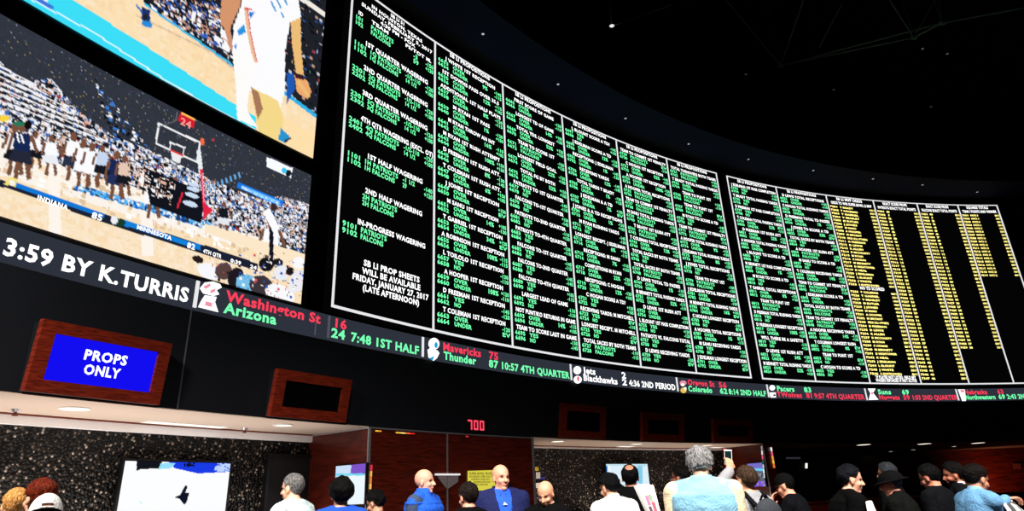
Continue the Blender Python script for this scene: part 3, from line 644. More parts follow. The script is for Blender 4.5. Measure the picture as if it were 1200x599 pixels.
# ---------- red number display
a, z0 = hit(544.5, 504); b, _ = hit(565.5, 504); z1 = hit(553, 492.5)[1]
t = thing('number_display', W((a+b)/2, z0), 0, 'small red digital display reading 700 under the ticker', 'display')
MB().arc(a+.002, b-.002, z0-.04, z1+.05, -.05, .018).build('housing', PLAST, t)
SEG = {'7': 'abc', '0': 'abcdef'}
m = MB(); wd_ = (a-b)*R/3*.72; hh = z1-z0-.01
for i, ch in enumerate('700'):
    p0 = a-i*(a-b)/3-.001; L_ = lambda u: p0-u/R; e = .028
    for s in SEG[ch]:
        r_ = {'a': (0, wd_, hh-e, hh), 'd': (0, wd_, 0, e), 'b': (wd_-e, wd_, hh/2, hh), 'c': (wd_-e, wd_, 0, hh/2), 'e': (0, e, 0, hh/2), 'f': (0, e, hh/2, hh)}[s]
        m.arc(L_(r_[0]), L_(r_[1]), z0+.005+r_[2], z0+.005+r_[3], -.056, -.05)
m.build('led_digits', glow('red_digits', (250, 70, 95), 1.2), t)

# ---------- televisions inside the alcoves
def tv(lab, corners, plane_p, plane_n, paint, nx=160, bez=.03):
    n = plane_n.normalized(); 
    if n.dot(Vector((0, 0, EYE))-plane_p) < 0: n = -n
    ux = Vector((0, 0, 1)).cross(n).normalized(); up_ = Vector((0, 0, 1))
    xs, top, bot = corners
    Pl = hitplane(xs[0], top, plane_p, n); Pr = hitplane(xs[1], top, plane_p, n)
    z1 = (Pl.z+Pr.z)/2; wdt = abs((Pr-Pl).dot(ux)); z0 = z1-wdt*.5625 if bot is None else hitplane(xs[0], bot, plane_p, n).z
    L_ = Pl if (Pr-Pl).dot(ux) > 0 else Pr
    t = thing('television', (L_.x+ux.x*wdt/2, L_.y+ux.y*wdt/2, z0), 0, lab, 'television')
    def P(u, v, d=0): return Vector((L_.x, L_.y, z0))+ux*(u*wdt)+up_*(v*(z1-z0))+n*d
    m = MB(); B = bez/wdt; Bv = bez/(z1-z0)
    m.hexa([P(-B, -Bv, -.03), P(1+B, -Bv, -.03), P(1+B, -Bv, .03), P(-B, -Bv, .03), P(-B, 1+Bv, -.03), P(1+B, 1+Bv, -.03), P(1+B, 1+Bv, .03), P(-B, 1+Bv, .03)]); m.build('television_case', PLAST, t)
    ni = nx; nj = int(nx*(z1-z0)/wdt)+2
    pts = np.array([[*P(i/(ni-1), 1-j/(nj-1), .034)] for j in range(nj) for i in range(ni)])
    p = Pic(pts, ni, nj); paint(p); p.build('screen_picture', t); return t
def wallplane(x, y, off):
    ph = hit(x, y, off)[0]; return W(ph, 1.5, off), Vector((-cos(ph), -sin(ph), 0))
def paint1(p):
    e = np.ones(len(p.X), bool); p.fill(e, (253, 254, 255)); p.poly([(160, 540), (190, 540), (189, 549), (165, 550), (160, 552)], (18, 20, 30)); p.poly([(196, 540), (272, 540), (272, 553), (232, 555), (205, 549)], (26, 60, 230))
    p.poly([(188, 543), (206, 543), (200, 549), (186, 550)], (150, 225, 250)); p.speck(p.inpoly([(215, 541), (230, 541), (228, 547), (216, 547)]), 14, [(14, 16, 40)], 0, 2); p.speck(p.inpoly([(255, 541), (272, 541), (272, 553), (250, 553)]), 60, [(190, 215, 255)], 0, 2)
    p.poly([(204, 583), (211, 580), (217, 569), (220, 570), (217, 578), (222, 577), (219, 588), (216, 592), (211, 585)], (16, 20, 40)); p.line([(164, 588), (166, 590)], 1.5, (190, 240, 245))
tv('large bright white television on the pebbled wall at the left', ((145, 268.5), 542, None), *wallplane(207, 560, DEP-.03), paint1)
Fp = W(pB1a, 1.5, 0); Bp = W(pB1a, 1.5, DEP); sn = (Bp-Fp).cross(Vector((0, 0, 1))).normalized()
if sn.dot(Vector((0, 0, EYE))-Fp) < 0: sn = -sn
def paint2(p):
    e = np.ones(len(p.X), bool); p.fill(e, (238, 248, 255)); p.fill(p.Y < 557, (126, 84, 200)); p.poly([(392, 545), (412, 545), (410, 558), (392, 562)], (205, 225, 250)); p.fill((p.Y > 555) & (p.Y < 557.5), (120, 215, 240)); p.fill((p.X < 398) & (p.Y > 584), (150, 90, 230))
tv('television with violet and white picture on the left side of the wooden booth', ((396, 430.5), 545, 592), Fp+sn*.045, sn, paint2, 60, .012)
def paint3(p):
    e = np.ones(len(p.X), bool); p.fill(e, (222, 240, 250)); p.fill(p.X < 712, (40, 130, 220)); p.fill((p.X > 712.5) & (p.X < 715), (240, 250, 255)); p.fill((p.X > 747) & (p.X < 753), (130, 205, 235)); p.speck(p.X > 745, 30, [(120, 190, 220), (240, 250, 250)], 0, 1); p.fill(p.Y < 546, (190, 225, 235))
tv('pale blue television on the pebbled wall behind the man with the bald patch', ((709, 757.5), 544, None), *wallplane(733, 560, DEP-.03), paint3, 90)
Fq = W(pB2a, 1.5, 0); Bq = W(pB2a, 1.5, DEP); sq = (Bq-Fq).cross(Vector((0, 0, 1))).normalized()
if sq.dot(Vector((0, 0, EYE))-Fq) < 0: sq = -sq
def paint4(p):
    e = np.ones(len(p.X), bool); p.fill(e, (95, 100, 112)); p.fill(p.Y < 549, (120, 110, 200)); p.fill((p.Y > 549) & (p.Y < 552), (110, 205, 245)); p.fill(p.Y > 564, (130, 80, 210)); p.speck(p.Y > 555, 60, [(150, 155, 165), (60, 62, 70)], 0, 2)
tv('small violet television on the wooden partition behind the backpack wearer', ((876.5, 894), 543, 571), Fq+sq*.045, sq, paint4, 40, .012)

# ---------- yellow notice, wall light with its glow, leaflets
def board_flat(name, lab, cat, pxs, off, mat, th=.004):
    v = [W(hit(x, y, off)[0], hit(x, y, off)[1], off) for x, y in pxs]; n = Vector((CX-v[0].x, CY-v[0].y, 0)).normalized()
    m = MB(); k = len(v); m.add(v+[q+n*th for q in v], [tuple(range(k))[::-1], tuple(range(k, 2*k))]+[(i, (i+1) % k, k+(i+1) % k, k+i) for i in range(k)])
    t = thing(name, v[0], 0, lab, cat); m.build('sheet', mat, t); return t
YELP = pbr('yellow_paper', (236, 226, 84), .7, vary=.1)
t = board_flat('notice', 'yellow lit printed notice on the wooden booth behind the bald man', 'notice', [(548, 575), (548, 552), (580, 551), (580, 575)], -.015, glow('yellow_panel', (228, 218, 78), .9, True))
tt = Txt(-.022)
for k, (x0, x1) in enumerate(((550, 577), (550, 576), (552, 574), (555, 575), (552, 572))):
    a, z = hit(x0, 556.5+k*3.2, -.022); b = hit(x1, 556, -.022)[0]; tt.put('SUPER BOWL PROPS' if k == 0 else 'WAGERING OPEN DAILY', a, z, .03 if k else .04, width=(a-b)*R)
o = tt.build('notice_text', pbr('faint_ink', (150, 140, 40), .8))
for vv in o.data.vertices: vv.co -= t.location
o.parent = t
pa, pb, pc = hit(510, 556, -.02)[0], hit(538, 556, -.02)[0], hit(524, 556, -.02)[0]; zz = hit(524, 556.3)[1]
t = thing('wall_light', W(pc, zz, -.02), 0, 'white light bar with its glow beneath shaped as two grey triangles on the booth front', 'light')
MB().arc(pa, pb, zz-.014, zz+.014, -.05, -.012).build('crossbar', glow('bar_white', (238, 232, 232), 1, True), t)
zl = hit(524, 573)[1]; zs_ = hit(524, 565)[1]
GLOWGREY = pbr('grey_lamp_glow', (120, 112, 115), .4)  # the lamp's glow on the booth front, built as grey triangles
for s in (0, 1):
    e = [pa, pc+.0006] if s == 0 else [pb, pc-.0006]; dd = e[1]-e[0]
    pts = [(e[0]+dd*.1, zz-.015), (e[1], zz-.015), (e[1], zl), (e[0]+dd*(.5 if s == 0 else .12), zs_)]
    MB().add([W(a_, z_, o_) for o_ in (-.03, -.02) for a_, z_ in pts], [(0, 1, 2, 3), (7, 6, 5, 4), (0, 4, 5, 1), (1, 5, 6, 2), (2, 6, 7, 3), (3, 7, 4, 0)]).build('lamp_glow_triangle', GLOWGREY, t)
for c, lab, q in (((240, 220, 60), 'small yellow leaflet on the pebbled wall just right of the booth', [(626.5, 552), (626.5, 547.5), (631, 547.5), (631, 552)]), ((240, 240, 240), 'small white leaflet on the pebbled wall right of the booth, under the yellow one', [(628, 561), (628, 553.5), (633, 553.5), (633, 561)]),
                  ((60, 60, 200), 'small blue leaflet on the pebbled wall right of the booth', [(633.5, 562), (633.5, 559), (638, 559), (638, 562)]), ((250, 250, 250), 'lowest white leaflet on the pebbled wall beside the booth edge', [(628, 572), (628, 566), (632.5, 566), (632.5, 572)])):
    board_flat('leaflet', lab, 'leaflet', q, DEP+.03, pbr('leaf%d' % c[2], c, .7))
# ---------- glowing strips: amber led reflections built as segments, and small red lights
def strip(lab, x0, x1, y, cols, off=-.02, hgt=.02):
    a, z = hit(x0, y, off); b = hit(x1, y, off)[0]; t = thing('light_or_reflection', W((a+b)/2, z, off), 0, lab, 'light'); n = len(cols)
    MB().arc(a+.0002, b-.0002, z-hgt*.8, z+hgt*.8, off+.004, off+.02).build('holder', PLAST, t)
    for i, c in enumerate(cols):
        MB().arc(a+(b-a)*i/n, a+(b-a)*(i+1)/n, z-hgt/2, z+hgt/2, off, off+.006).build('glow_segment', glow('seg%d_%d_%d' % c, c), t)
strip('amber reflection shaped as a short glowing strip under the metal trim at the booth corner', 440, 447, 505, [(255, 200, 60), (255, 150, 60)])
strip('amber and red reflection shaped as a long glowing strip under the metal trim of the booth', 464, 486, 507, [(255, 190, 60), (255, 225, 130), (255, 110, 60), (230, 40, 40)])
strip('tiny red light below the number display', 546, 549, 511.5, [(225, 50, 50)])
strip('red and orange light strip at the left of the dark opening', 847, 852, 527, [(245, 80, 80)], off=DEP-.1, hgt=.05)
# vertical lights at the partition opening; booth post reflections built as glowing segments
def vstrip(lab, x0, y0, x1, y1, cols, w=.022, off=-.03):
    t = thing('light_or_reflection_row', W(hit(x1, y1, off)[0], hit(x1, y1, off)[1], off), 0, lab, 'light')
    n = len(cols); A = W(*hit(x0, y0, off), off); B = W(*hit(x1, y1, off), off)
    for i, c in enumerate(cols): MB().tube(A.lerp(B, i/n), A.lerp(B, (i+1)/n-.02), w, n=6).build('glow_segment', glow('seg%d_%d_%d' % c, c), t)
vstrip('slanting row of white, pink and amber lights on the dark opening edge', 903.5, 524.5, 907.5, 549, [(240, 240, 240), (240, 90, 130), (250, 160, 80), (255, 190, 70), (230, 120, 60)])
vstrip('amber and red reflections shaped as a glowing row on the booth corner post', 435.5, 545, 434, 574, [(235, 50, 80), (255, 190, 80), (240, 140, 60), (255, 200, 90)], .014)
vstrip('tall white and pink light tube on the partition edge', 892.3, 523, 895.8, 561, [(150, 150, 150), (235, 235, 235), (240, 80, 120), (40, 90, 70), (200, 210, 220), (240, 245, 250), (210, 215, 225)], .016)
# small lit sign in the dark opening
t = board_flat('small_lamp', 'small white upright lamp in the dark opening', 'lamp', [(943.5, 549), (943.5, 543), (945.5, 543), (945.5, 549)], 1.15, glow('lampw', (250, 250, 240)), .03)
t = board_flat('wall_sign', 'dim grey sign in the dark opening', 'sign', [(921, 538), (921, 536), (937, 536), (937, 538)], 1.15, glow('dimsign', (42, 44, 50)), .03)
t = board_flat('light_bar', 'orange glowing light bar low on the far right wood wall', 'light', [(1161, 580.5), (1161, 577.6), (1184, 577.6), (1184, 580.5)], 4.4, glow('orange_bar', (255, 170, 90), 1.4, True), .05)
t = board_flat('wall_sign', 'small dark red square sign on the far right wood wall', 'sign', [(1187, 550), (1187, 543.5), (1196, 543.5), (1196, 550)], 4.55, pbr('redsign', (120, 50, 44), .6), .03)
# ---------- downlights
def downlight(lab, x, y, rad, z=None, grp=None, power=0, fl=(255, 244, 224), name='ceiling_downlight', ring=CREAM, st=1.6):
    z = ZF-.01 if z is None else z; c = hitz(x, y, z); t = thing(name, (c.x, c.y, z), 0, lab, 'light', grp)
    n = 20; v = []; f = []
    for k in range(n):
        a = 2*pi*k/n
        for rr_, zz in ((rad*1.3, 0), (rad*1.3, -.012), (rad, -.012), (rad, 0)): v.append((rr_*cos(a), rr_*sin(a), zz))
    for k in range(n):
        for q in range(4): f.append((4*k+q, 4*k+(q+1) % 4, 4*((k+1) % n)+(q+1) % 4, 4*((k+1) % n)+q))
    mesh('trim_ring', v, f, ring, t)
    mesh('lamp_lens', [(rad*cos(2*pi*k/n), rad*sin(2*pi*k/n), -.004-.0*k) for k in range(n)]+[(rad*.98*cos(2*pi*k/n), rad*.98*sin(2*pi*k/n), -.008) for k in range(n)], [tuple(range(n)), tuple(range(n, 2*n))[::-1]]+[(k, (k+1) % n, n+(k+1) % n, n+k) for k in range(n)], glow('lens%d%d%s' % (fl[0], fl[2], st), fl, st, True), t)
    if power:
        l = bpy.data.lights.new('downlight_beam', 'SPOT'); l.energy = power; l.spot_size = radians(110); l.shadow_soft_size = .05; l.color = (1, .9, .78)
        o = bpy.data.objects.new('downlight_beam', l); COL.objects.link(o); o.location = (c.x, c.y, z-.03)
    return t
WL = (255, 246, 228)
downlight('round ceiling downlight below the props only monitor', 88, 478.5, .115, power=30)
downlight('round ceiling downlight below the switched off monitor beside the booth', 332, 498, .105, power=30)
for x in (-60, ): downlight('round ceiling downlight beyond the left edge', x, 470, .115, power=30)
downlight('first ceiling downlight right of the booth', 653.5, 517, .13, power=18); downlight('ceiling downlight above the television behind the man with the bald patch', 746, 520, .13, power=18); downlight('ceiling downlight behind the grey-haired person', 828, 521.8, .14, power=18)
for x, y, r_, l_ in ((1012, 521, .3, 'leftmost bright oval ceiling light of the far right alcove'), (1083, 520, .3, 'bright oval ceiling light above the bareheaded men at the far right'), (1146, 519, .3, 'rightmost bright oval ceiling light of the far right alcove')):
    downlight(l_, x, y, r_*.62, power=6, st=2)
def glowslot(lab, x0, x1, y, off, wdt=.09, power=0):   # recessed linear light along the crown
    a = hit(x0, y, off)[0]; b = hit(x1, y, off)[0]; t = thing('linear_ceiling_light', W((a+b)/2, ZF-.02, off), 0, lab, 'light')
    MB().arc(a, b, ZF-.022, ZF-.01, off-wdt, off+wdt).build('diffuser', glow('slotw', (255, 246, 232), 1.3, True), t)
    MB().arc(a+.001, b-.001, ZF-.02, ZF-.01, off-wdt-.02, off+wdt+.02).build('light_frame', CREAM, t)
glowslot('long glowing linear light in the left alcove ceiling above the large television', 172, 262, 497, DEP-.22)
glowslot('short glowing linear light in the middle alcove ceiling above the white jacket man', 725, 741, 522, DEP-.3)
glowslot('glowing linear light in the middle alcove ceiling beside the grey-haired person', 833, 845, 523, DEP-.3)
for x, y, l_ in ((19, 479.5, 'dark sprinkler head in the left alcove ceiling below the props only monitor'), (287, 501.5, 'dark sprinkler head in the left alcove ceiling left of the booth')):
    c = hitz(x, y, ZF-.01); t = thing('sprinkler_head', c, 0, l_, 'sprinkler')
    MB().tube(c, c-Vector((0, 0, .03)), .045, .03, 12).build('escutcheon', STEEL, t); MB().tube(c-Vector((0, 0, .03)), c-Vector((0, 0, .07)), .012, .03, 10).build('deflector', BROWNM, t)
for i, (x, y) in enumerate(((1044, 529), (1070, 527), (1118, 523))):
    c = hitz(x, y, ZF-.01)
    if c.length < 60: downlight(['small far ceiling light over the black cap man', 'small far ceiling light between two bright ovals', 'small far ceiling light above the denim jacket man'][i], x, y, .07, st=2)
# overhang lamps
SOF = [(566, 39.5), (654, 98.5), (733, 138.5), (807, 168.5), (877, 186.5), (953, 199.6), (1023, 209.5), (1081, 216.5), (1145, 225)]
names = ['leftmost', 'second', 'third', 'fourth', 'middle', 'sixth', 'seventh', 'eighth', 'rightmost']
for (x, y), n in zip(SOF, names):
    downlight('%s of the nine tiny white lights in the dark overhang above the odds boards' % n, x, y, .03, z=ZS, grp='tiny lights in the overhang', fl=(205, 215, 225), name='overhang_light', ring=pbr('ring', (40, 44, 52), .4), st=.9)
# roof truss and tiny ceiling lights
TZ = EYE+12.5
TM = pbr('truss_metal', (120, 150, 135), .45, metal=.3)
NODES = {'a': (717, 31), 'b': (915, 77), 'c': (1071, 44), 'd': (1104, 27), 'e': (786, 6), 'f': (1230, 4), 'g': (846, -6), 'h': (943, -4), 'i': (1100, -8), 'j': (1040, -4), 'k': (711, -20), 'l': (987, 4), 'm': (960, 56)}
t = thing('roof_truss', hitz(915, 77, TZ), 0, 'thin dark metal space-frame truss under the black ceiling', 'truss')
ND = {k: hitz(x, y, TZ) for k, (x, y) in NODES.items()}
for k in 'ghijkl': ND[k] = ND[k]*1.0; ND[k] = hitz(*NODES[k], TZ+1.2)
for p_, q_ in ('ab', 'bc', 'cd', 'df', 'ae', 'bg', 'bh', 'ci', 'cj', 'ak', 'ml', 'bd', 'di'):
    if p_+q_ == 'ab': continue
    MB().tube(ND[p_], ND[q_], .022, n=6).build('truss_bar', TM, t)
for k in 'abcd': MB().tube(ND[k]-Vector((.07, 0, 0)), ND[k]+Vector((.07, 0, 0)), .07, n=10).build('truss_node', TM, t)
for k in 'abcdefghijklm':
    if k in 'ghijkl' or k in 'bcda':
        pass
MB().tube(ND['a'], (ND['a'].x, ND['a'].y, 19.0), .012, n=5).tube(ND['b'], (ND['b'].x, ND['b'].y, 19.0), .012, n=5).tube(ND['c'], (ND['c'].x, ND['c'].y, 19.0), .012, n=5).tube(ND['d'], (ND['d'].x, ND['d'].y, 19.0), .012, n=5).build('suspension_rod', TM, t)
for x, y, l_, c in ((1081, 57, 'dim', (90, 95, 100)), (1110, 63, 'dim', (90, 95, 100)), (1091, 125, 'dim', (70, 72, 75)), (977, 105, 'dim', (60, 60, 62)), (874, 87, 'dim', (60, 62, 64)), (717, 30, 'bright', (240, 240, 240)), (718, 34, 'x', (120, 140, 150))):
    if l_ == 'x': continue
    lab = 'bright white spot lamp at the left end of the roof truss' if l_ == 'bright' else 'tiny dim lamp in the black ceiling'
    downlight(lab, x, y, .07 if l_ == 'bright' else .05, z=TZ-.08 if l_ == 'bright' else 19.0, grp=None if l_ == 'bright' else 'tiny dim ceiling lamps', fl=c, name='ceiling_lamp', ring=TM, st=1)
# ================================================================== PEOPLE
def ellipsoid(c, r, M=None, nu=16, nv=10):
    v = []; f = []
    for j in range(nv+1):
        t = pi*j/nv
        for i in range(nu): v.append(Vector((c[0]+r[0]*sin(t)*cos(2*pi*i/nu), c[1]+r[1]*sin(t)*sin(2*pi*i/nu), c[2]+r[2]*cos(t))))
    for j in range(nv):
        for i in range(nu): f.append((j*nu+i, (j+1)*nu+i, (j+1)*nu+(i+1) % nu, j*nu+(i+1) % nu))
    if M: v = [M @ a for a in v]
    return v, f
def capsule(p, q, r1, r2, n=12):
    p, q = Vector(p), Vector(q); d = q-p; L = d.length; d = d/L if L > 1e-6 else Vector((0, 0, 1)); a = d.orthogonal().normalized(); b = d.cross(a); v = []; f = []
    rings = [(-r1*cos(t), r1*sin(t)) for t in (.25, .7, 1.2)]+[(0, r1)]+[(L, r2)]+[(L+r2*cos(t), r2*sin(t)) for t in (1.2, .7, .25)]
    for h, r in rings: v += [p+d*h+(a*cos(2*pi*i/n)+b*sin(2*pi*i/n))*r for i in range(n)]
    for k in range(len(rings)-1):
        for i in range(n): f.append((k*n+i, k*n+(i+1) % n, (k+1)*n+(i+1) % n, (k+1)*n+i))
    f.append(tuple(range(n))[::-1]); f.append(tuple(range((len(rings)-1)*n, len(rings)*n))); return v, f
def loft(rings, n=20):                       # rings: (z, rx, ry, yoff)
    v = []; f = []
    for z, rx, ry, yo in rings:
        for i in range(n):
            c, s = cos(2*pi*i/n), sin(2*pi*i/n); e = .82
            v.append(Vector((rx*math.copysign(abs(c)**e, c), yo+ry*math.copysign(abs(s)**e, s), z)))
    for k in range(len(rings)-1):
        for i in range(n): f.append((k*n+i, k*n+(i+1) % n, (k+1)*n+(i+1) % n, (k+1)*n+i))
    f.append(tuple(range(n))[::-1]); f.append(tuple(range((len(rings)-1)*n, len(rings)*n))); return v, f
def remesh(prims, vox, smooth=2, k=1.0):
    v = []; f = []
    for pv, pf in prims:
        n = len(v); v += [tuple(a*k) for a in pv]; f += [tuple(i+n for i in q) for q in pf]
    me = bpy.data.meshes.new('r'); me.from_pydata(v, [], f)
    o = bpy.data.objects.new('r', me); COL.objects.link(o)
    m = o.modifiers.new('r', 'REMESH'); m.mode = 'VOXEL'; m.voxel_size = vox; m.adaptivity = 0
    s = o.modifiers.new('s', 'SMOOTH'); s.factor = .5; s.iterations = smooth
    out = bpy.data.meshes.new_from_object(o.evaluated_get(bpy.context.evaluated_depsgraph_get()))
    bpy.data.objects.remove(o); bpy.data.meshes.remove(me)
    out.polygons.foreach_set('use_smooth', [True]*len(out.polygons)); return out
def coords(me):
    a = np.empty(len(me.vertices)*3, 'f'); me.vertices.foreach_get('co', a); return a.reshape(-1, 3).astype(float)
def normals(me):
    a = np.empty(len(me.vertices)*3, 'f'); me.vertices.foreach_get('normal', a); return a.reshape(-1, 3).astype(float)
def setco(me, a): me.vertices.foreach_set('co', a.astype('f').ravel()); me.update()
def xf(M, a): return a @ np.array(M.to_3x3()).T+np.array(M.translation)
def sstep(x, a, b): t = np.clip((x-a)/(b-a), 0, 1); return t*t*(3-2*t)
def vnoise(P, sc, seed=0):                   # cheap smooth noise
    r = np.random.RandomState(seed); o = np.zeros(len(P))
    for k in range(6):
        d = r.randn(3); d /= np.linalg.norm(d); o += np.sin(P @ d*sc*(1+.5*k)+r.rand()*6.28)/(1+.4*k)
    return o/2.6
HLY = [-.13, -.10, -.06, -.02, .02, .05, .08, .11]; HLZ = [-.02, -.01, .005, .05, .085, .135, .152, .17]
HL_HIGH = [.0, .0, .01, .055, .10, .16, .21, .3]

def hairmat(c):
    nm = 'hair_%d_%d_%d' % c
    if nm in MATS: return MATS[nm]
    m, nt, out = newmat(nm); N = nt.nodes; Lk = nt.links
    if max(c) < 60: c = tuple(v*.6 for v in c)
    b = N.new('ShaderNodeBsdfPrincipled'); Lk.new(b.outputs[0], out.inputs[0]); b.inputs['Roughness'].default_value = .55; b.inputs['Specular IOR Level'].default_value = .07
    tc = N.new('ShaderNodeTexCoord'); mp = N.new('ShaderNodeMapping'); mp.inputs['Scale'].default_value = (1, 1, .25)
    nz = N.new('ShaderNodeTexNoise'); nz.inputs['Scale'].default_value = 130; nz.inputs['Detail'].default_value = 3; nz.inputs['Distortion'].default_value = .8
    r = N.new('ShaderNodeValToRGB'); r.color_ramp.elements[0].position = .38; r.color_ramp.elements[1].position = .66; l = lin(c)
    r.color_ramp.elements[0].color = (l[0]*.25, l[1]*.25, l[2]*.25, 1); r.color_ramp.elements[1].color = (min(1, l[0]*1.5), min(1, l[1]*1.5), min(1, l[2]*1.5), 1)
    bp = N.new('ShaderNodeBump'); bp.inputs['Strength'].default_value = 1; bp.inputs['Distance'].default_value = .012
    Lk.new(tc.outputs['Object'], mp.inputs[0]); Lk.new(mp.outputs[0], nz.inputs['Vector']); Lk.new(nz.outputs['Fac'], r.inputs[0]); Lk.new(r.outputs[0], b.inputs['Base Color'])
    Lk.new(nz.outputs['Fac'], bp.inputs['Height']); Lk.new(bp.outputs[0], b.inputs['Normal']); MATS[nm] = m; return m

def cloth(rgb, rough=.85):
    k = 'cloth_%d_%d_%d' % tuple(rgb)
    if max(rgb) < 60: rgb = [v*.45 for v in rgb]
    return pbr(k, rgb, rough, bump=.5, bscale=60, vary=.22, vscale=9, spec=.06 if max(rgb) < 60 else .25)

def person(label, px, ytop, dist, face, skin=(222, 170, 140), head=(0, 0, 0), lean=0, hair=None, hairc=(30, 22, 20), top=(20, 20, 24), style='jacket', under=None,
           trousers=(24, 26, 34), arms=None, fat=1.0, beard=0, extra=None, vox=.0085, twist=0, group=None, hat=None, sleeve=None, pattern=0, lowcollar=False):
    """px,ytop: photo column and row of the crown; dist: depth in front of the camera; face: 0 away from camera, 90 right, 180 towards it"""
    az, e = azel(px, ytop); d = dist/cos(az); ztop = EYE+e*d
    hy, hp, ht = [radians(a) for a in head]
    LM = Matrix.Translation((0, 0, .98)) @ Matrix.Rotation(-radians(lean), 4, 'X') @ Matrix.Translation((0, 0, -.98))
    HM = LM @ Matrix.Translation((0, .004, 1.572)) @ Matrix.Rotation(radians(lean)*.6, 4, 'X') @ Matrix.Rotation(-hy, 4, 'Z') @ Matrix.Rotation(-hp, 4, 'X') @ Matrix.Rotation(ht, 4, 'Y')
    crown = (HM @ Vector((0, -.02, .20))).z+(.012 if hair else 0)+(.02 if hat else 0)+(.025 if hair in ('curly', 'ball') else 0)
    k = ztop/crown; hc = HM @ Vector((0, 0, .08))*k
    rz = -(az+radians(face))
    off = Matrix.Rotation(rz, 3, 'Z') @ Vector((hc.x, hc.y, 0))
    root = thing('person', (d*sin(az)-off.x, d*cos(az)-off.y, 0), rz, label, 'person', group)
    g = fat
    torso = [(.84, .13, .10, 0), (.90, .172*g, .118*g, 0), (.98, .17*g, .115*g, .0), (1.10, .15*g, .105*g, .005), (1.22, .165*g, .112*g, .01), (1.34, .182*g, .118*g, .005), (1.43, .175*g, .102*g, -.005), (1.48, .14, .085, -.012), (1.52, .085, .07, -.012), (1.555, .06, .06, -.004)]
    P = []
    def lf(v): return [LM @ a for a in v]
    tv_, tf = loft(torso); P.append((lf(tv_), tf))
    P.append((lambda q: (lf(q[0]), q[1]))(capsule((0, -.008, 1.48), (0, .002, 1.61), .064, .057)))
    joints = []
    A = arms or {}
    for s in (-1, 1):
        sh = LM @ Vector((.178*s*g, 0, 1.45)); df = dict(e=(.235, -.02, 1.16), w=(.25, .08, .92), h=(0, .25, -1), curl=.35)
        df.update(A.get('l' if s < 0 else 'r', {}))
        conv = lambda q: LM @ Vector((q[0]*s, q[1], q[2]))
        Ti = (Matrix.Translation(root.location) @ Matrix.Rotation(rz, 4, 'Z')).inverted()
        def pxl(q): v_ = ray(q[0], q[1]); t_ = q[2]/v_.y; return (Ti @ Vector((v_.x*t_, v_.y*t_, EYE+v_.z*t_)))/k
        el = pxl(df['epx']) if 'epx' in df else conv(df['e']); wr = pxl(df['wpx']) if 'wpx' in df else conv(df['w'])
        # keep limb lengths human
        el = sh+(el-sh).normalized()*.285; wr = el+(wr-el).normalized()*.255
        P.append(capsule(LM @ Vector((.07*s, -.01, 1.485)), sh, .066, .060)); P.append(capsule(sh, el, .053*g, .040)); P.append(capsule(el, wr, .041, .027))
        joints.append((s, sh, el, wr))
        # hand
        hd = Vector((df['h'][0]*s, df['h'][1], df['h'][2])).normalized() if arms and ('l' if s < 0 else 'r') in A else (wr-el).normalized()
        side = hd.cross(Vector((0, 0, 1))) if abs(hd.z) < .9 else hd.cross(Vector((0, 1, 0)))
        if df.get('side'): side = Vector((df['side'][0]*s, df['side'][1], df['side'][2]))
        side = (side-hd*side.dot(hd)).normalized(); pn = hd.cross(side).normalized()
        if df.get('palm') is not None and pn.dot(Vector((df['palm'][0]*s, df['palm'][1], df['palm'][2]))) < 0: pn = -pn
        for u in (-1, -.33, .33, 1):
            P.append(capsule(wr+side*u*.012, wr+hd*.085+side*u*.030, .016, .012, 8))
        cu = df['curl']
        for i, (u, L) in enumerate(((-1, .085), (-.33, .095), (.33, .088), (1, .068))):
            b0 = wr+hd*.088+side*u*.031; ang = cu; pts = [b0]; 
            for sg in (.42, .32, .26):
                dr = hd*cos(ang)+pn*sin(ang); pts.append(pts[-1]+dr*L*sg); ang += cu
            for a_, b_, r_ in zip(pts[:-1], pts[1:], (.0098, .009, .0082)): P.append(capsule(a_, b_, r_, r_*.94, 8))
        th = wr+hd*.03-side*.026; t1 = th+(hd*.6-side*.7+pn*.4).normalized()*.042; t2 = t1+(hd*.8-side*.1+pn*.6).normalized()*.032
        P.append(capsule(th, t1, .014, .0115, 8)); P.append(capsule(t1, t2, .011, .0095, 8))
        joints[-1] += (hd, pn, side)
        # leg
        P.append(capsule((.09*s, 0, .90), (.10*s, .02, .50), .088*g, .058)); P.append(capsule((.10*s, .02, .50), (.105*s, -.02, .10), .055, .038)); P.append(capsule((.105*s, -.04, .05), (.12*s, .15, .035), .04, .032))
    hp_ = []
    H = lambda c, r, M=None: hp_.append(ellipsoid(c, r, HM if M is None else HM @ M))
    H((0, -.012, .104), (.080, .098, .092)); H((0, .022, .045), (.060, .068, .083)); H((0, .052, -.022), (.032, .034, .024)); H((0, .01, .0), (.055, .06, .045))
    for s in (-1, 1): H((s*.034, .055, .042), (.026, .028, .024)); H((s*.078, -.004, .058), (.009, .018, .031), Matrix.Identity(4))
    H((0, .076, .094), (.05, .016, .012)); H((0, .083, .012), (.020, .013, .008)); H((0, .081, .003), (.017, .012, .007))
    hp_.append((lambda q: ([HM @ a for a in q[0]], q[1]))(capsule((0, .086, .082), (0, .108, .044), .009, .0135, 10)))
    for s in (-1, 1): H((s*.011, .098, .04), (.009, .010, .008))
    P += hp_
    me = remesh(P, vox, 2, k); me.name = 'body'
    co = coords(me); hl = xf(HM.inverted(), co/k); nr = normals(me)
    x, y, z = hl[:, 0], hl[:, 1], hl[:, 2]
    front = y > .03
    for s in (-1, 1):                        # eye sockets
        w_ = np.exp(-(((x-s*.031)/.016)**2+((z-.075)/.011)**2))*front; co -= nr*(w_*.010*k)[:, None]
    w_ = np.exp(-((x/.03)**2+((z+.008)/.006)**2))*front; co -= nr*(w_*.003*k)[:, None]
    setco(me, co)
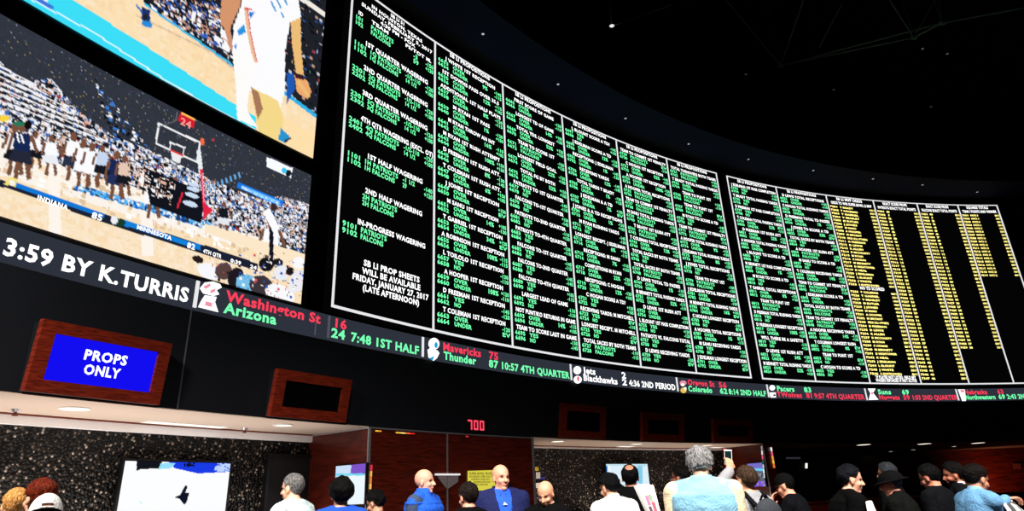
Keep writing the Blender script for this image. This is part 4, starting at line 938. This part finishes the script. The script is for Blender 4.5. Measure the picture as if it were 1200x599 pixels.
    tint = np.ones((len(co), 4)); inh = (z > -.06) & (abs(x) < .1) & (abs(y) < .13)
    def tn(m, c, a=1.0): tint[m, :3] = tint[m, :3]*(1-a)+np.array(c)*a
    for s in (-1, 1):
        tn(inh & front & (((x-s*.031)/.017)**2+((z-.0985)/.006)**2 < 1), (.12, .09, .08), .85)
        tn(inh & front & (((x-s*.031)/.013)**2+((z-.075)/.0065)**2 < 1), (.10, .08, .07), .9)
    tn(inh & front & (abs(x) < .019) & (abs(z-.007) < .006), (.75, .38, .36), .8)
    if beard: tn(inh & (y > -.01) & (z < .035-.25*(y < .05)*0) & ~((abs(x) < .024) & (abs(z-.007) < .007) & (y > .05)) & (z < .03) & (z > -.055), (.25, .2, .18), beard)
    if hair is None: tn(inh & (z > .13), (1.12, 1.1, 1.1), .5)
    at = me.color_attributes.new('tint', 'FLOAT_COLOR', 'POINT'); at.data.foreach_set('color', tint.astype('f').ravel())
    me.materials.append(skinmat('skin_%d_%d_%d' % skin, skin)); body = bpy.data.objects.new('body', me); COL.objects.link(body); body.parent = root
    # ---- hair grown as an offset shell of the scalp
    def shell(name, mask, thick, mat, rough=0, sc=60, seed=1):
        n = len(co); fac = [tuple(p.vertices) for p in me.polygons]; mk = mask > 0.02
        keep = [q for q in fac if all(mk[i] for i in q)]
        if not keep: return None
        ids = sorted({i for q in keep for i in q}); mp = {a: b for b, a in enumerate(ids)}; ids = np.array(ids)
        base = coords(me)[ids]; nn = normals(me)[ids]; t = np.minimum(1, mask[ids]*1.0)*thick
        if rough: t = t*(1+rough*vnoise(hl[ids], sc, seed))
        pos = base+nn*((t-.0025)*k)[:, None]
        o = mesh(name, pos, [tuple(mp[i] for i in q) for q in keep], mat, root, smooth=True); return o
    hm = hairmat(hairc)
    if hair:
        line = np.interp(y, HLY, HLZ if hair != 'receding' else HL_HIGH)+.007*vnoise(hl, 150, 9)+.004*vnoise(hl, 300, 4); ear = (abs(x) > .06) & (y > -.022) & (y < .02) & (z < .095)
        mask = sstep(z-line, 0, .018)*inh*(~ear)
        if hair == 'patch': mask *= sstep(np.sqrt((x/1.0)**2+(y+.06)**2+(z-.18)**2), .035, .055); th_ = .012
        if hat: mask *= (z < .10)
        th_ = {'short': .010, 'receding': .009, 'medium': .016, 'curly': .030, 'ball': .028, 'patch': .011, 'thick': .024}[hair]
        rg = {'curly': .32, 'ball': .42, 'thick': .3}.get(hair, .35); shell('hair', mask, th_, hm, rg, {'curly': 85, 'ball': 110}.get(hair, 95), int(px))
    if beard and beard > .8:
        shell('beard', (z < .02)*(z > -.06)*(y > 0)*inh*(~((abs(x) < .02) & (z > -.002) & (y > .06))), .006, hm, .3)
    def attach(name, pl, mat, vox_=.01, smooth=1):
        m_ = remesh(pl, vox_, smooth, k); m_.name = name; m_.materials.append(mat); o = bpy.data.objects.new(name, m_); COL.objects.link(o); o.parent = root; return o
    # ---- clothing
    def garment(name, infl, mat, sleeves=True, collar=0.02, sl_infl=None, bottom=.80, puffy=0, wr_end=.97, seed=0, shirt=False):
        G = []; ti = infl
        top_ring = 1.50+collar
        rs = [(bottom, .165*g+ti, .118*g+ti, 0)]+[(z_, rx+ti, ry+ti, yo) for z_, rx, ry, yo in torso if z_ > bottom+.05 and z_ < 1.49]+[(1.525, .088+ti*.6, .073+ti*.6, -.012), (max(1.545, top_ring+.03), .068+ti*.45, .066+ti*.45, -.006)]
        v_, f_ = loft(rs, 28); G.append((lf(v_), f_)); si = sl_infl if sl_infl is not None else infl*.7
        for jt in joints:
            s, sh, el, wr = jt[:4]; G.append(capsule(LM @ Vector((.065*s, -.01, 1.485)), sh, .068+si*.6, .064+si*.7))
            if sleeves: G.append(capsule(sh, el, .056*g+si, .044+si)); G.append(capsule(el, el.lerp(wr, wr_end), .044+si, .033+si*.8))
            elif not shirt: G.append(capsule(sh, sh.lerp(el, .12), .06+si*.7, .056+si*.7))
        m_ = remesh(G, .011, 2, k); m_.name = name; c_ = coords(m_); n_ = normals(m_)
        wv = vnoise(c_*[1, 1, 1.6], 26, seed+int(px))*.004+vnoise(c_, 60, seed+3)*.0015
        if puffy: wv += np.abs(np.sin(c_[:, 2]*pi/.075))**.5*.014*((c_[:, 2] < 1.45*k))
        c_ += n_*wv[:, None]; setco(m_, c_); m_.materials.append(mat); o = bpy.data.objects.new(name, m_); COL.objects.link(o); o.parent = root; return o
    def ring_collar(mat, z0=1.52, r=.072, h=.05, th=.014, name='collar', open_=0):
        v = []; f = []; n = 24; rng = [i for i in range(n)]
        for i in range(n):
            a = 2*pi*i/n+pi/2; op = max(0, cos(2*pi*i/n)); lo = -.035*op*open_
            for rr_, zz in ((r+.022, z0-.02+lo), (r, z0+h+lo*1.5), (r-th, z0+h+lo*1.5), (r-th+.014, z0-.02+lo)): v.append(LM @ Vector((rr_*cos(a), rr_*.95*sin(a)-.004, zz))*k)
        for i in range(n):
            if open_ and i in (0, n-1): continue
            for q in range(4): f.append((4*i+q, 4*((i+1) % n)+q, 4*((i+1) % n)+(q+1) % 4, 4*i+(q+1) % 4))
        return mesh(name, v, f, mat, root, smooth=True)
    tm = cloth(top)
    if pattern: tm = pattern
    if style == 'vest': garment('shirt', .012, cloth(sleeve or (60, 70, 90)), True, .015, .016, seed=5); garment('vest', .034, tm, False, .03, .02, puffy=extra == 'puffy', seed=2); ring_collar(tm, h=.065 if extra == 'puffy' else .05, r=.078)
    elif style == 'tshirt': garment('shirt', .012, tm, True, .0, .016, wr_end=.9)
    elif style == 'open':                    # open jacket over a coloured shirt
        garment('shirt', .010, cloth(under), True, .0, .006); jk = garment('jacket', .032, tm, True, .02, .022, seed=4); c_ = coords(jk.data); l_ = xf(LM.inverted(), c_/k)
        bm = bmesh.new(); bm.from_mesh(jk.data); bm.verts.ensure_lookup_table(); wdt = np.interp(l_[:, 2], [.8, 1.3, 1.48, 1.6], [.03, .045, .075, .075])
        kill = [bm.verts[i] for i in np.nonzero((abs(l_[:, 0]) < wdt) & (l_[:, 1] > .02) & (l_[:, 2] > .85))[0]]; bmesh.ops.delete(bm, geom=kill, context='VERTS'); bm.to_mesh(jk.data); bm.free()
        sd = jk.modifiers.new('t', 'SOLIDIFY'); sd.thickness = .008; ring_collar(tm, h=.055, r=.082, open_=1.4)
    elif style == 'hoodie': garment('hoodie', .024, tm, True, .01, .018); hv = [capsule(LM @ Vector((.075*sin(a), -.035-.06*cos(a), 1.485-.01*cos(a))), LM @ Vector((.075*sin(a+.5), -.035-.06*cos(a+.5), 1.485-.01*cos(a+.5))), .032, .032, 8) for a in np.arange(-1.9, 1.9, .5)]; attach('hood', hv+[ellipsoid((0, -.10, 1.43), (.085, .04, .07), LM)], tm, .010)
    else: garment('jacket', .022, tm, True, .015, .018); ring_collar(tm if under is None else cloth(under), h=.04 if under is None else .052, r=.070 if under is None else .066, th=.008, name='collar', open_=0 if under is None else 1)
    TP = []
    v_, f_ = loft([(.83, .15*g, .11*g, 0), (.88, .182*g, .128*g, 0), (.99, .178*g, .124*g, 0), (1.02, .165*g, .118*g, 0)]); TP.append((v_, f_))
    for s in (-1, 1): TP.append(capsule((.09*s, 0, .88), (.10*s, .02, .50), .10*g, .07)); TP.append(capsule((.10*s, .02, .50), (.105*s, -.02, .10), .068, .058))
    attach('trousers', TP, cloth(trousers), .014)
    for s in (-1, 1): attach('shoe', [capsule((.105*s, -.05, .05), (.122*s, .16, .038), .05, .04), capsule((.105*s, -.045, .05), (.105*s, -.03, .10), .045, .042)], pbr('shoe_leather', (26, 22, 22), .4), .012)
    def hput(name, v, f, mat, smooth=True): return mesh(name, [HM @ Vector(a)*k for a in v], f, mat, root, smooth)
    if hat: hat(hput, k)
    root['_k'] = k
    tr = Matrix.Translation(root.location) @ Matrix.Rotation(rz, 4, 'Z')
    del root['_k']
    return dict(root=root, k=k, T=tr, HM=HM, LM=LM, joints=joints, hput=hput, attach=attach)

def dome(cx, cy, cz, rx, ry, rz_, n=24, m=8, cut=0.0):
    v = []; f = []
    for j in range(m+1):
        t = (pi/2-cut)*j/m
        for i in range(n): v.append((cx+rx*sin(t)*cos(2*pi*i/n), cy+ry*sin(t)*sin(2*pi*i/n), cz+rz_*cos(t)))
    for j in range(m):
        for i in range(n): f.append((j*n+i, j*n+(i+1) % n, (j+1)*n+(i+1) % n, (j+1)*n+i))
    return v, f
def brim(a0, a1, r0, r1, z, dz, n=16, cy=-.01, th=.004):
    v = []; f = []
    for i in range(n+1):
        a = a0+(a1-a0)*i/n; w_ = sin(pi*i/n)**.5 if a1-a0 < 6 else 1
        for r, zz in ((r0, z), (r0+(r1-r0)*w_, z-dz*w_)):
            for q in (0, th): v.append((r*.84*cos(a), cy+r*sin(a), zz+q))
    for i in range(n):
        b = 4*i
        for p_, q_ in ((0, 1), (1, 3), (3, 2), (2, 0)): f.append((b+p_, b+q_, b+4+q_, b+4+p_))
    return v, f
def white_cap(hput, k):                      # baseball cap seen from behind, strap opening
    v, f = dome(0, -.012, .088, .089, .110, .118, n=36, m=12)
    keep = []
    for q in f:
        c = sum((Vector(v[i]) for i in q), Vector())/4
        if c.y < -.07 and abs(c.x) < .038 and c.z < .088+.038*sqrt(max(0, 1-(c.x/.038)**2)) and c.z > .0885: continue
        keep.append(q)
    hput('cap', v, keep, cloth((240, 238, 235)))
    v2, f2 = brim(pi*.17, pi*.83, .098, .175, .092, .02); hput('cap_peak', v2, f2, cloth((236, 234, 230)))
    s = MB(); 
    for i in range(8):
        a = -pi/2-.42+.84*i/8; b = a+.84/8; s.tube((.090*cos(a), -.012+.111*sin(a), .092), (.090*cos(b), -.012+.111*sin(b), .092), .007, n=6)
    hput('cap_strap', s.v, s.f, cloth((236, 234, 230)))
def dark_cap(hput, k):
    v, f = dome(0, -.012, .098, .088, .108, .105, n=28); hput('cap', v, f, cloth((16, 16, 20)))
    v2, f2 = brim(pi*.17, pi*.83, .098, .17, .10, .025); hput('cap_peak', v2, f2, cloth((14, 14, 18)))
def flat_hat(hput, k):
    v, f = dome(0, -.012, .098, .098, .122, .098, n=28, m=10); hput('hat_crown', v, f, cloth((14, 14, 17)))
    v2, f2 = brim(0, 2*pi, .098, .165, .104, .022, n=36, th=.010); hput('hat_brim', v2, f2, cloth((13, 13, 16)))
def glasses(P, col):
    m = MB()
    for s in (-1, 1):
        c = Vector((s*.031, .088, .075))
        for i in range(12): m.tube(c+Vector((.021*cos(i*pi/6), 0, .016*sin(i*pi/6))), c+Vector((.021*cos((i+1)*pi/6), 0, .016*sin((i+1)*pi/6))), .0028, n=5)
        m.tube(c+Vector((s*.021, 0, .002)), Vector((s*.080, .0, .07)), .0028, n=5)
    m.tube((-.010, .09, .078), (.010, .09, .078), .0028, n=5); P['hput']('glasses', m.v, m.f, col)
def world_item(P, name, label, cat, build):  # a held thing, top-level, built in the holder's frame
    pass

FA = 0
P1 = person('fair-haired person in a light grey collar at the very bottom left corner', 22, 569.5, 5.2, -20, skin=(240, 182, 128), hair='short', hairc=(214, 150, 84), top=(176, 180, 190), head=(10, 5, 0))
P2 = person('red-haired person in a black top behind the white cap at the bottom left', 51, 559, 4.6, -35, skin=(236, 176, 146), hair='medium', hairc=(104, 34, 16), top=(12, 12, 14))
P3 = person('person seen from behind wearing a white cap with a strap opening', 58.5, 573, 3.9, -3, skin=(232, 180, 156), hair='short', hairc=(18, 12, 10), top=(22, 22, 26), hat=white_cap, head=(0, 16, 0))
PT = pbr('splash_pattern', (205, 228, 240), .8, vary=.35, vscale=14)
P4 = person('grey-haired man in a pale blue patterned shirt before the black door', 344, 553, 6.2, -55, skin=(238, 184, 156), hair='short', hairc=(120, 118, 118), top=(205, 228, 240), style='tshirt', pattern=PT, fat=1.12, head=(0, 2, 0), lean=8)
P5 = person('person with curly black hair and a bright blue shirt seen from behind', 401, 556, 5.8, -8, skin=(206, 150, 120), hair='curly', hairc=(10, 9, 9), top=(26, 74, 190), style='tshirt')
P6 = person('short dark-haired person in dark green looking down, left of the blue puffer vest', 440, 574, 7.0, -60, skin=(206, 152, 124), hair='thick', hairc=(12, 11, 12), top=(44, 58, 56), head=(0, 22, 0))
P7 = person('bald man in a blue puffer vest with grey sleeves', 498, 549.5, 7.3, 118, skin=(232, 172, 146), top=(30, 92, 214), style='vest', sleeve=(58, 74, 104), extra='puffy', fat=1.15, head=(-8, 0, 0))
P8 = person('brown-haired man in a black jacket seen from behind between the two bald men in blue', 548, 564, 6.0, -38, skin=(226, 164, 138), hair='medium', hairc=(46, 34, 30), top=(14, 14, 17), head=(0, 8, 0))
P9 = person('bald man in an open navy jacket and bright blue shirt before the yellow notice', 586.5, 544, 6.9, 165, skin=(226, 162, 134), top=(16, 24, 74), style='open', under=(34, 84, 226), fat=1.12, head=(-14, 2, 0))
P10 = person('bald man in a black jacket looking down right of the booth', 638.5, 564, 6.5, 192, skin=(222, 160, 130), top=(14, 14, 16), under=(225, 205, 195), head=(10, 26, 0), beard=.35)
P11 = person('black-haired man in a white jacket seen from behind', 712, 553, 6.2, -48, skin=(222, 164, 136), hair='medium', hairc=(12, 14, 20), top=(226, 228, 232), under=(238, 238, 240), fat=1.2, head=(0, 10, 0), lean=14, trousers=(30, 60, 150))
P12 = person('dark-haired man with a bald patch and black clothes before the pale blue television', 737, 543, 6.9, 2, skin=(176, 120, 96), hair='patch', hairc=(16, 14, 15), top=(12, 12, 15), head=(0, -8, 0))
P13 = person('mostly hidden dark-haired person just left of the grey-haired one', 795, 545, 7.9, -70, skin=(170, 108, 84), hair='thick', hairc=(16, 13, 13), top=(16, 15, 17))
P14 = person('tall grey-haired person in a light blue denim vest over cream sleeves', 817, 520.5, 5.4, 3, skin=(232, 190, 166), hair='ball', hairc=(150, 150, 152), top=(140, 196, 226), style='vest', sleeve=(250, 222, 186), fat=1.2, head=(4, 24, 0))
P15 = person('person in a grey hoodie raising a phone and wearing a backpack', 871.5, 544, 5.9, -42, skin=(228, 160, 128), hair='short', hairc=(70, 52, 40), top=(150, 152, 158), style='hoodie', vox=.007, fat=.95, head=(0, -8, 0),
             arms={'l': dict(epx=(838, 570, 6.1), wpx=(850, 559, 6.15), h=(-.25, .1, 1), curl=.55, palm=(0, 1, 0), side=(1, .2, 0)), 'r': dict(e=(.24, .10, 1.18), w=(.05, .28, 1.20), h=(-.6, .6, .3), curl=.5)})
P16 = person('man in a black cap and dark hoodie leaning forward with a hand at his face', 916, 551, 6.9, -78, skin=(226, 160, 132), hair='short', hairc=(20, 18, 18), top=(18, 21, 32), style='hoodie', hat=dark_cap, lean=14, head=(0, 12, 0),
             arms={'l': dict(e=(.20, .26, 1.24), w=(.06, .20, 1.46), h=(-.3, 0, 1), curl=.4), 'r': dict(e=(.24, .08, 1.18), w=(.12, .32, 1.16), h=(-.2, 1, 0), curl=.6)})
P17 = person('dark-haired man in a plain black shirt, face in profile to the right', 993, 543, 6.0, 74, skin=(234, 172, 146), hair='medium', hairc=(22, 25, 36), top=(8, 8, 10), style='tshirt', fat=1.25, head=(0, 4, 0), beard=.3, lean=16,
             arms={'r': dict(epx=(1002, 640, 5.75), wpx=(1016, 616, 5.6), h=(0, 1, .5), curl=.5)})
P18 = person('grey-haired person in glasses behind the man with the black brimmed hat', 1036, 541, 8.0, -70, skin=(226, 160, 134), hair='medium', hairc=(52, 56, 62), top=(20, 22, 28))
glasses(P18, PLAST)
P19 = person('man in a black brimmed hat, red glasses and dark jacket facing left', 1039, 547, 6.3, -80, skin=(228, 158, 134), hair='short', hairc=(96, 102, 108), top=(20, 22, 23), hat=flat_hat, lean=5, head=(0, 10, 0), style='open', under=(214, 210, 190), fat=1.15)
glasses(P19, pbr('red_frame', (190, 30, 36), .4))
P20 = person('black-haired man in a dark jacket looking down left, right of the brimmed hat', 1085, 543, 6.7, -66, skin=(216, 140, 112), hair='medium', hairc=(10, 10, 12), top=(18, 20, 28), head=(0, 18, 0), fat=1.1)
P21 = person('dark-haired bearded man with a white collar behind the denim jacket', 1113, 541, 7.3, -100, skin=(196, 122, 96), hair='thick', hairc=(12, 11, 13), top=(26, 28, 36), under=(235, 238, 240), beard=.9, head=(0, 8, 0))
P22 = person('man in a light blue denim jacket seen from behind at the far right', 1140, 543, 5.9, 55, skin=(206, 138, 110), hair='medium', hairc=(26, 19, 18), top=(96, 146, 188), under=(120, 168, 206), fat=1.08, head=(-6, 14, 0), beard=.5, lean=12,
             arms={'l': dict(e=(.24, .10, 1.18), w=(.12, .32, 1.22), h=(-.1, 1, .1), curl=.5), 'r': dict(epx=(1160, 602, 5.9), wpx=(1168, 596, 5.95), h=(0, 1, .1), curl=.55)})
P23 = person('person in a red top mostly hidden behind the man in the white jacket', 722, 566, 7.6, -80, skin=(206, 146, 120), hair='medium', hairc=(14, 12, 12), top=(126, 20, 14), head=(0, 10, 0),
             arms={'l': dict(e=(.20, .26, 1.36), w=(.14, .52, 1.40), h=(0, 1, .05), curl=.3)})

# ------------------------------------------------------------------ things held or worn
def at(x, y, dist): v = ray(x, y); t = dist/v.y; return Vector((v.x*t, v.y*t, EYE+v.z*t))
def sheet(name, lab, cat, corners, mat, patches=(), th=.006, bend=.03):
    c = [at(*q) for q in corners]; n = (c[1]-c[0]).cross(c[3]-c[0]).normalized(); 
    if n.dot(Vector((0, 0, EYE))-c[0]) < 0: n = -n
    t = thing(name, sum(c, Vector())/4, 0, lab, cat)
    def P(u, v, d=0): return c[0].lerp(c[1], u).lerp(c[3].lerp(c[2], u), v)+n*(d+bend*(4*u*(1-u)-1))
    def slab(u0, u1, v0, v1, d0, d1, nm, m):
        V = []; Fc = []; N_ = 8
        for i in range(N_+1):
            u = u0+(u1-u0)*i/N_; V += [P(u, v0, d0), P(u, v1, d0), P(u, v1, d1), P(u, v0, d1)]
        for i in range(N_):
            for q in range(4): Fc.append((4*i+q, 4*i+(q+1) % 4, 4*i+4+(q+1) % 4, 4*i+4+q))
        Fc += [(0, 1, 2, 3), (4*N_+3, 4*N_+2, 4*N_+1, 4*N_)]
        b = MB(); b.v = V; b.f = Fc; return b.build(nm, m, t)
    slab(0, 1, 0, 1, -th, 0, 'page', mat)
    for u0, u1, v0, v1, col in patches: slab(u0, u1, v0, v1, .0004, .0016, 'printed_picture', pbr('ink_%d_%d_%d' % col, col, .7, vary=.5, vscale=60))
    return t
PAPER = pbr('newsprint', (236, 234, 232), .75, vary=.06, vscale=30)
sheet('newspaper', 'folded white newspaper with pink pictures held between the black-clothed man and the denim vest', 'newspaper', [(740.5, 568, 5.7), (764, 567, 5.6), (774, 606, 5.4), (761, 612, 5.5)], PAPER, [(.42, .62, .34, .6, (196, 120, 160)), (.62, .8, .3, .5, (120, 150, 120)), (.66, .86, .52, .8, (190, 70, 90)), (.4, .58, .64, .9, (90, 70, 90))])
sheet('betting_sheet', 'white sheets held low by the man in the denim jacket at the far right edge', 'paper', [(1178, 586.5, 5.9), (1190, 586, 6.2), (1216, 607, 5.9), (1196, 612, 5.5)], PAPER, [(.1, .3, .1, .8, (60, 60, 64)), (.55, .65, .05, .9, (60, 60, 64))])
sheet('betting_sheet', 'white sheet between the plain black shirt and the black brimmed hat', 'paper', [(1019, 586, 5.7), (1024, 588, 5.75), (1034, 606, 5.6), (1024, 612, 5.5)], PAPER)
# phone in the raised hand
s_, sh, el, wr, hd, pn, side = P15['joints'][0]; T, kk = P15['T'], P15['k']
def L2W(v): return T @ (v*kk)
c0 = L2W(wr+hd*.135+pn*.022); X_ = (T.to_3x3() @ side); 
toc = (Vector((0, 0, EYE))-c0).normalized(); Zp = Vector((.12, 0, 1)).normalized(); Yp = toc-Zp*toc.dot(Zp); Yp.normalize(); Xp = Zp.cross(Yp)
M = Matrix(((Xp.x, Yp.x, Zp.x, c0.x), (Xp.y, Yp.y, Zp.y, c0.y), (Xp.z, Yp.z, Zp.z, c0.z), (0, 0, 0, 1)))
t = thing('phone', c0, 0, 'white phone held up by the raised hand of the backpack wearer', 'phone')
b = MB().box((0, 0, 0), (.034, .004, .069), M).build('phone_case', pbr('phone_white', (235, 235, 235), .3), t); bv = b.modifiers.new('b', 'BEVEL'); bv.width = .003; bv.segments = 2
MB().box((0, .0045, .002), (.029, .0007, .054), M).build('phone_screen', glow('phone_glass', (30, 52, 50)), t)
MB().tube(M @ Vector((0, .004, -.0615)), M @ Vector((0, .0055, -.0615)), .0045, n=12).build('home_button', pbr('phone_grey', (160, 160, 160), .4), t)
# backpack
rt = P15['root']; rz = rt.rotation_euler.z
BP = thing('backpack', rt.matrix_basis @ (Vector((0, -.24, 1.2))*kk), 0, 'dark grey backpack with a red lower panel on the hooded person raising the phone', 'backpack')
def bp(name, prims, mat, vox=.011):
    m_ = remesh([([T @ (Vector(a)*kk)-BP.location for a in v], f) for v, f in prims], vox, 2); m_.name = name; m_.materials.append(mat); o = bpy.data.objects.new(name, m_); COL.objects.link(o); o.parent = BP; return o
bp('pack_body', [ellipsoid((0, -.215, 1.36), (.135, .075, .13)), ellipsoid((0, -.225, 1.2), (.155, .095, .2)), ellipsoid((0, -.23, 1.05), (.15, .09, .14))], cloth((52, 56, 64)))
bp('red_panel', [ellipsoid((.02, -.30, 1.21), (.105, .035, .13)), ellipsoid((.02, -.30, 1.12), (.10, .035, .10))], cloth((186, 24, 26)))
for s in (-1, 1): bp('shoulder_strap', [capsule((.085*s, -.16, 1.44), (.10*s, -.07, 1.535), .024, .022), capsule((.10*s, -.07, 1.535), (.105*s, .06, 1.51), .022, .022), capsule((.105*s, .06, 1.51), (.12*s, .15, 1.38), .022, .02), capsule((.12*s, .15, 1.38), (.16*s, .12, 1.15), .02, .016)], cloth((44, 46, 54)))
bp('carry_loop', [capsule((-.03, -.17, 1.47), (-.02, -.19, 1.51), .010, .010), capsule((-.02, -.19, 1.51), (.02, -.19, 1.51), .010, .010), capsule((.02, -.19, 1.51), (.03, -.17, 1.47), .010, .010)], cloth((30, 32, 38)), .006)
# zip and printed mark on clothing
def on_chest(P_, name, polys, mat, off=.03):
    v = []; f = []; LM = P_['LM']
    for pts in polys:
        n = len(v)
        for x, z in pts: v.append(LM @ Vector((x, .118*P_.get('g', 1.2)+off, z))*P_['k'])
        for x, z in pts: v.append(LM @ Vector((x, .118*P_.get('g', 1.2)+off-.01, z))*P_['k'])
        m_ = len(pts); f += [tuple(range(n, n+m_)), tuple(range(n+m_, n+2*m_))[::-1]]+[(n+i, n+(i+1) % m_, n+m_+(i+1) % m_, n+m_+i) for i in range(m_)]
    return mesh(name, v, f, mat, P_['root'])
on_chest(P9, 'shirt_print', [[(-.02, 1.40), (.02, 1.40), (.008, 1.425)], [(-.03, 1.27), (.03, 1.27), (.03, 1.20), (-.03, 1.20)]], pbr('print_white', (240, 240, 245), .7), .006)
on_chest(P9, 'shirt_print', [[(-.04, 1.33), (.04, 1.33), (.035, 1.285), (-.035, 1.285)]], pbr('print_red', (220, 50, 80), .7), .006)

# ------------------------------------------------------------------ camera, light, view
cam = bpy.data.objects.new('camera', bpy.data.cameras.new('camera')); COL.objects.link(cam)
cam.data.sensor_width = 36; cam.data.lens = F/1200*36; cam.data.clip_end = 200
fwd = Vector((0, cos(PITCH), sin(PITCH))); up0 = Vector((0, -sin(PITCH), cos(PITCH))); rt0 = Vector((1, 0, 0))
up = up0*cos(ROLL)-rt0*sin(ROLL)*-1; rt = rt0*cos(ROLL)+up0*-sin(ROLL)
vx = ray(601, 299.5)-ray(600, 299.5); vy = ray(600, 298.5)-ray(600, 299.5)
rt = vx.normalized(); up = vy.normalized(); bk = rt.cross(up)
cam.matrix_world = Matrix(((rt.x, up.x, bk.x, 0), (rt.y, up.y, bk.y, 0), (rt.z, up.z, bk.z, EYE), (0, 0, 0, 1)))
SC.camera = cam
wd = bpy.data.worlds.new('world'); SC.world = wd; wd.use_nodes = True
wd.node_tree.nodes['Background'].inputs[0].default_value = (.5, .55, .7, 1); wd.node_tree.nodes['Background'].inputs[1].default_value = 0.0
def area(name, loc, to, size, power, col=(1, .93, .85), spread=180, sy=None):
    l = bpy.data.lights.new(name, 'AREA'); l.energy = power; l.color = col; l.size = size; l.spread = radians(spread)
    if sy: l.shape = 'RECTANGLE'; l.size_y = sy
    o = bpy.data.objects.new(name, l); COL.objects.link(o); o.location = loc
    o.rotation_euler = (Vector(to)-Vector(loc)).to_track_quat('-Z', 'Y').to_euler(); return o
for i, (x, y) in enumerate(((-4.2, 3.2), (-.6, 4.2), (3.0, 4.0), (6.0, 5.0))):
    area('house_lamp', (x, y-2.2, 6.2), (x, y+2.0, 1.6), .7, 150, spread=70)
def arcpt(px, z, off):
    p = hit(px, 560, off)[0]; return W(p, z, off)
for i, x in enumerate((-60, 60, 180, 300)):
    area('ceiling_fill_left', arcpt(x, 1.25, .75), arcpt(x, 4, .75), 1.6, 16, col=(1, .92, .86), sy=.4)  # added fill, unseen behind the counter, brightens the left alcove ceiling
for i, x in enumerate((660, 730, 800, 850)):
    area('ceiling_fill_middle', arcpt(x, 1.25, .75), arcpt(x, 4, .75), 1.6, 10, col=(1, .82, .7), sy=.4)  # same kind of added upward fill for the middle alcove ceiling
area('far_lamp', (W(hit(1175, 560, 3.6)[0], 1.3, 3.6)), (W(hit(1175, 560, 4.6)[0], 1.9, 4.6)), .5, 14, col=(1, .5, .3))
vs = SC.view_settings; SC.display_settings.display_device = 'sRGB'
vs.view_transform = 'Standard'; vs.look = 'None'; vs.gamma = 1; vs.exposure = 0; vs.use_curve_mapping = False
SC.cycles.use_denoising = True; SC.cycles.max_bounces = 6; SC.cycles.diffuse_bounces = 3; SC.cycles.sample_clamp_indirect = 4
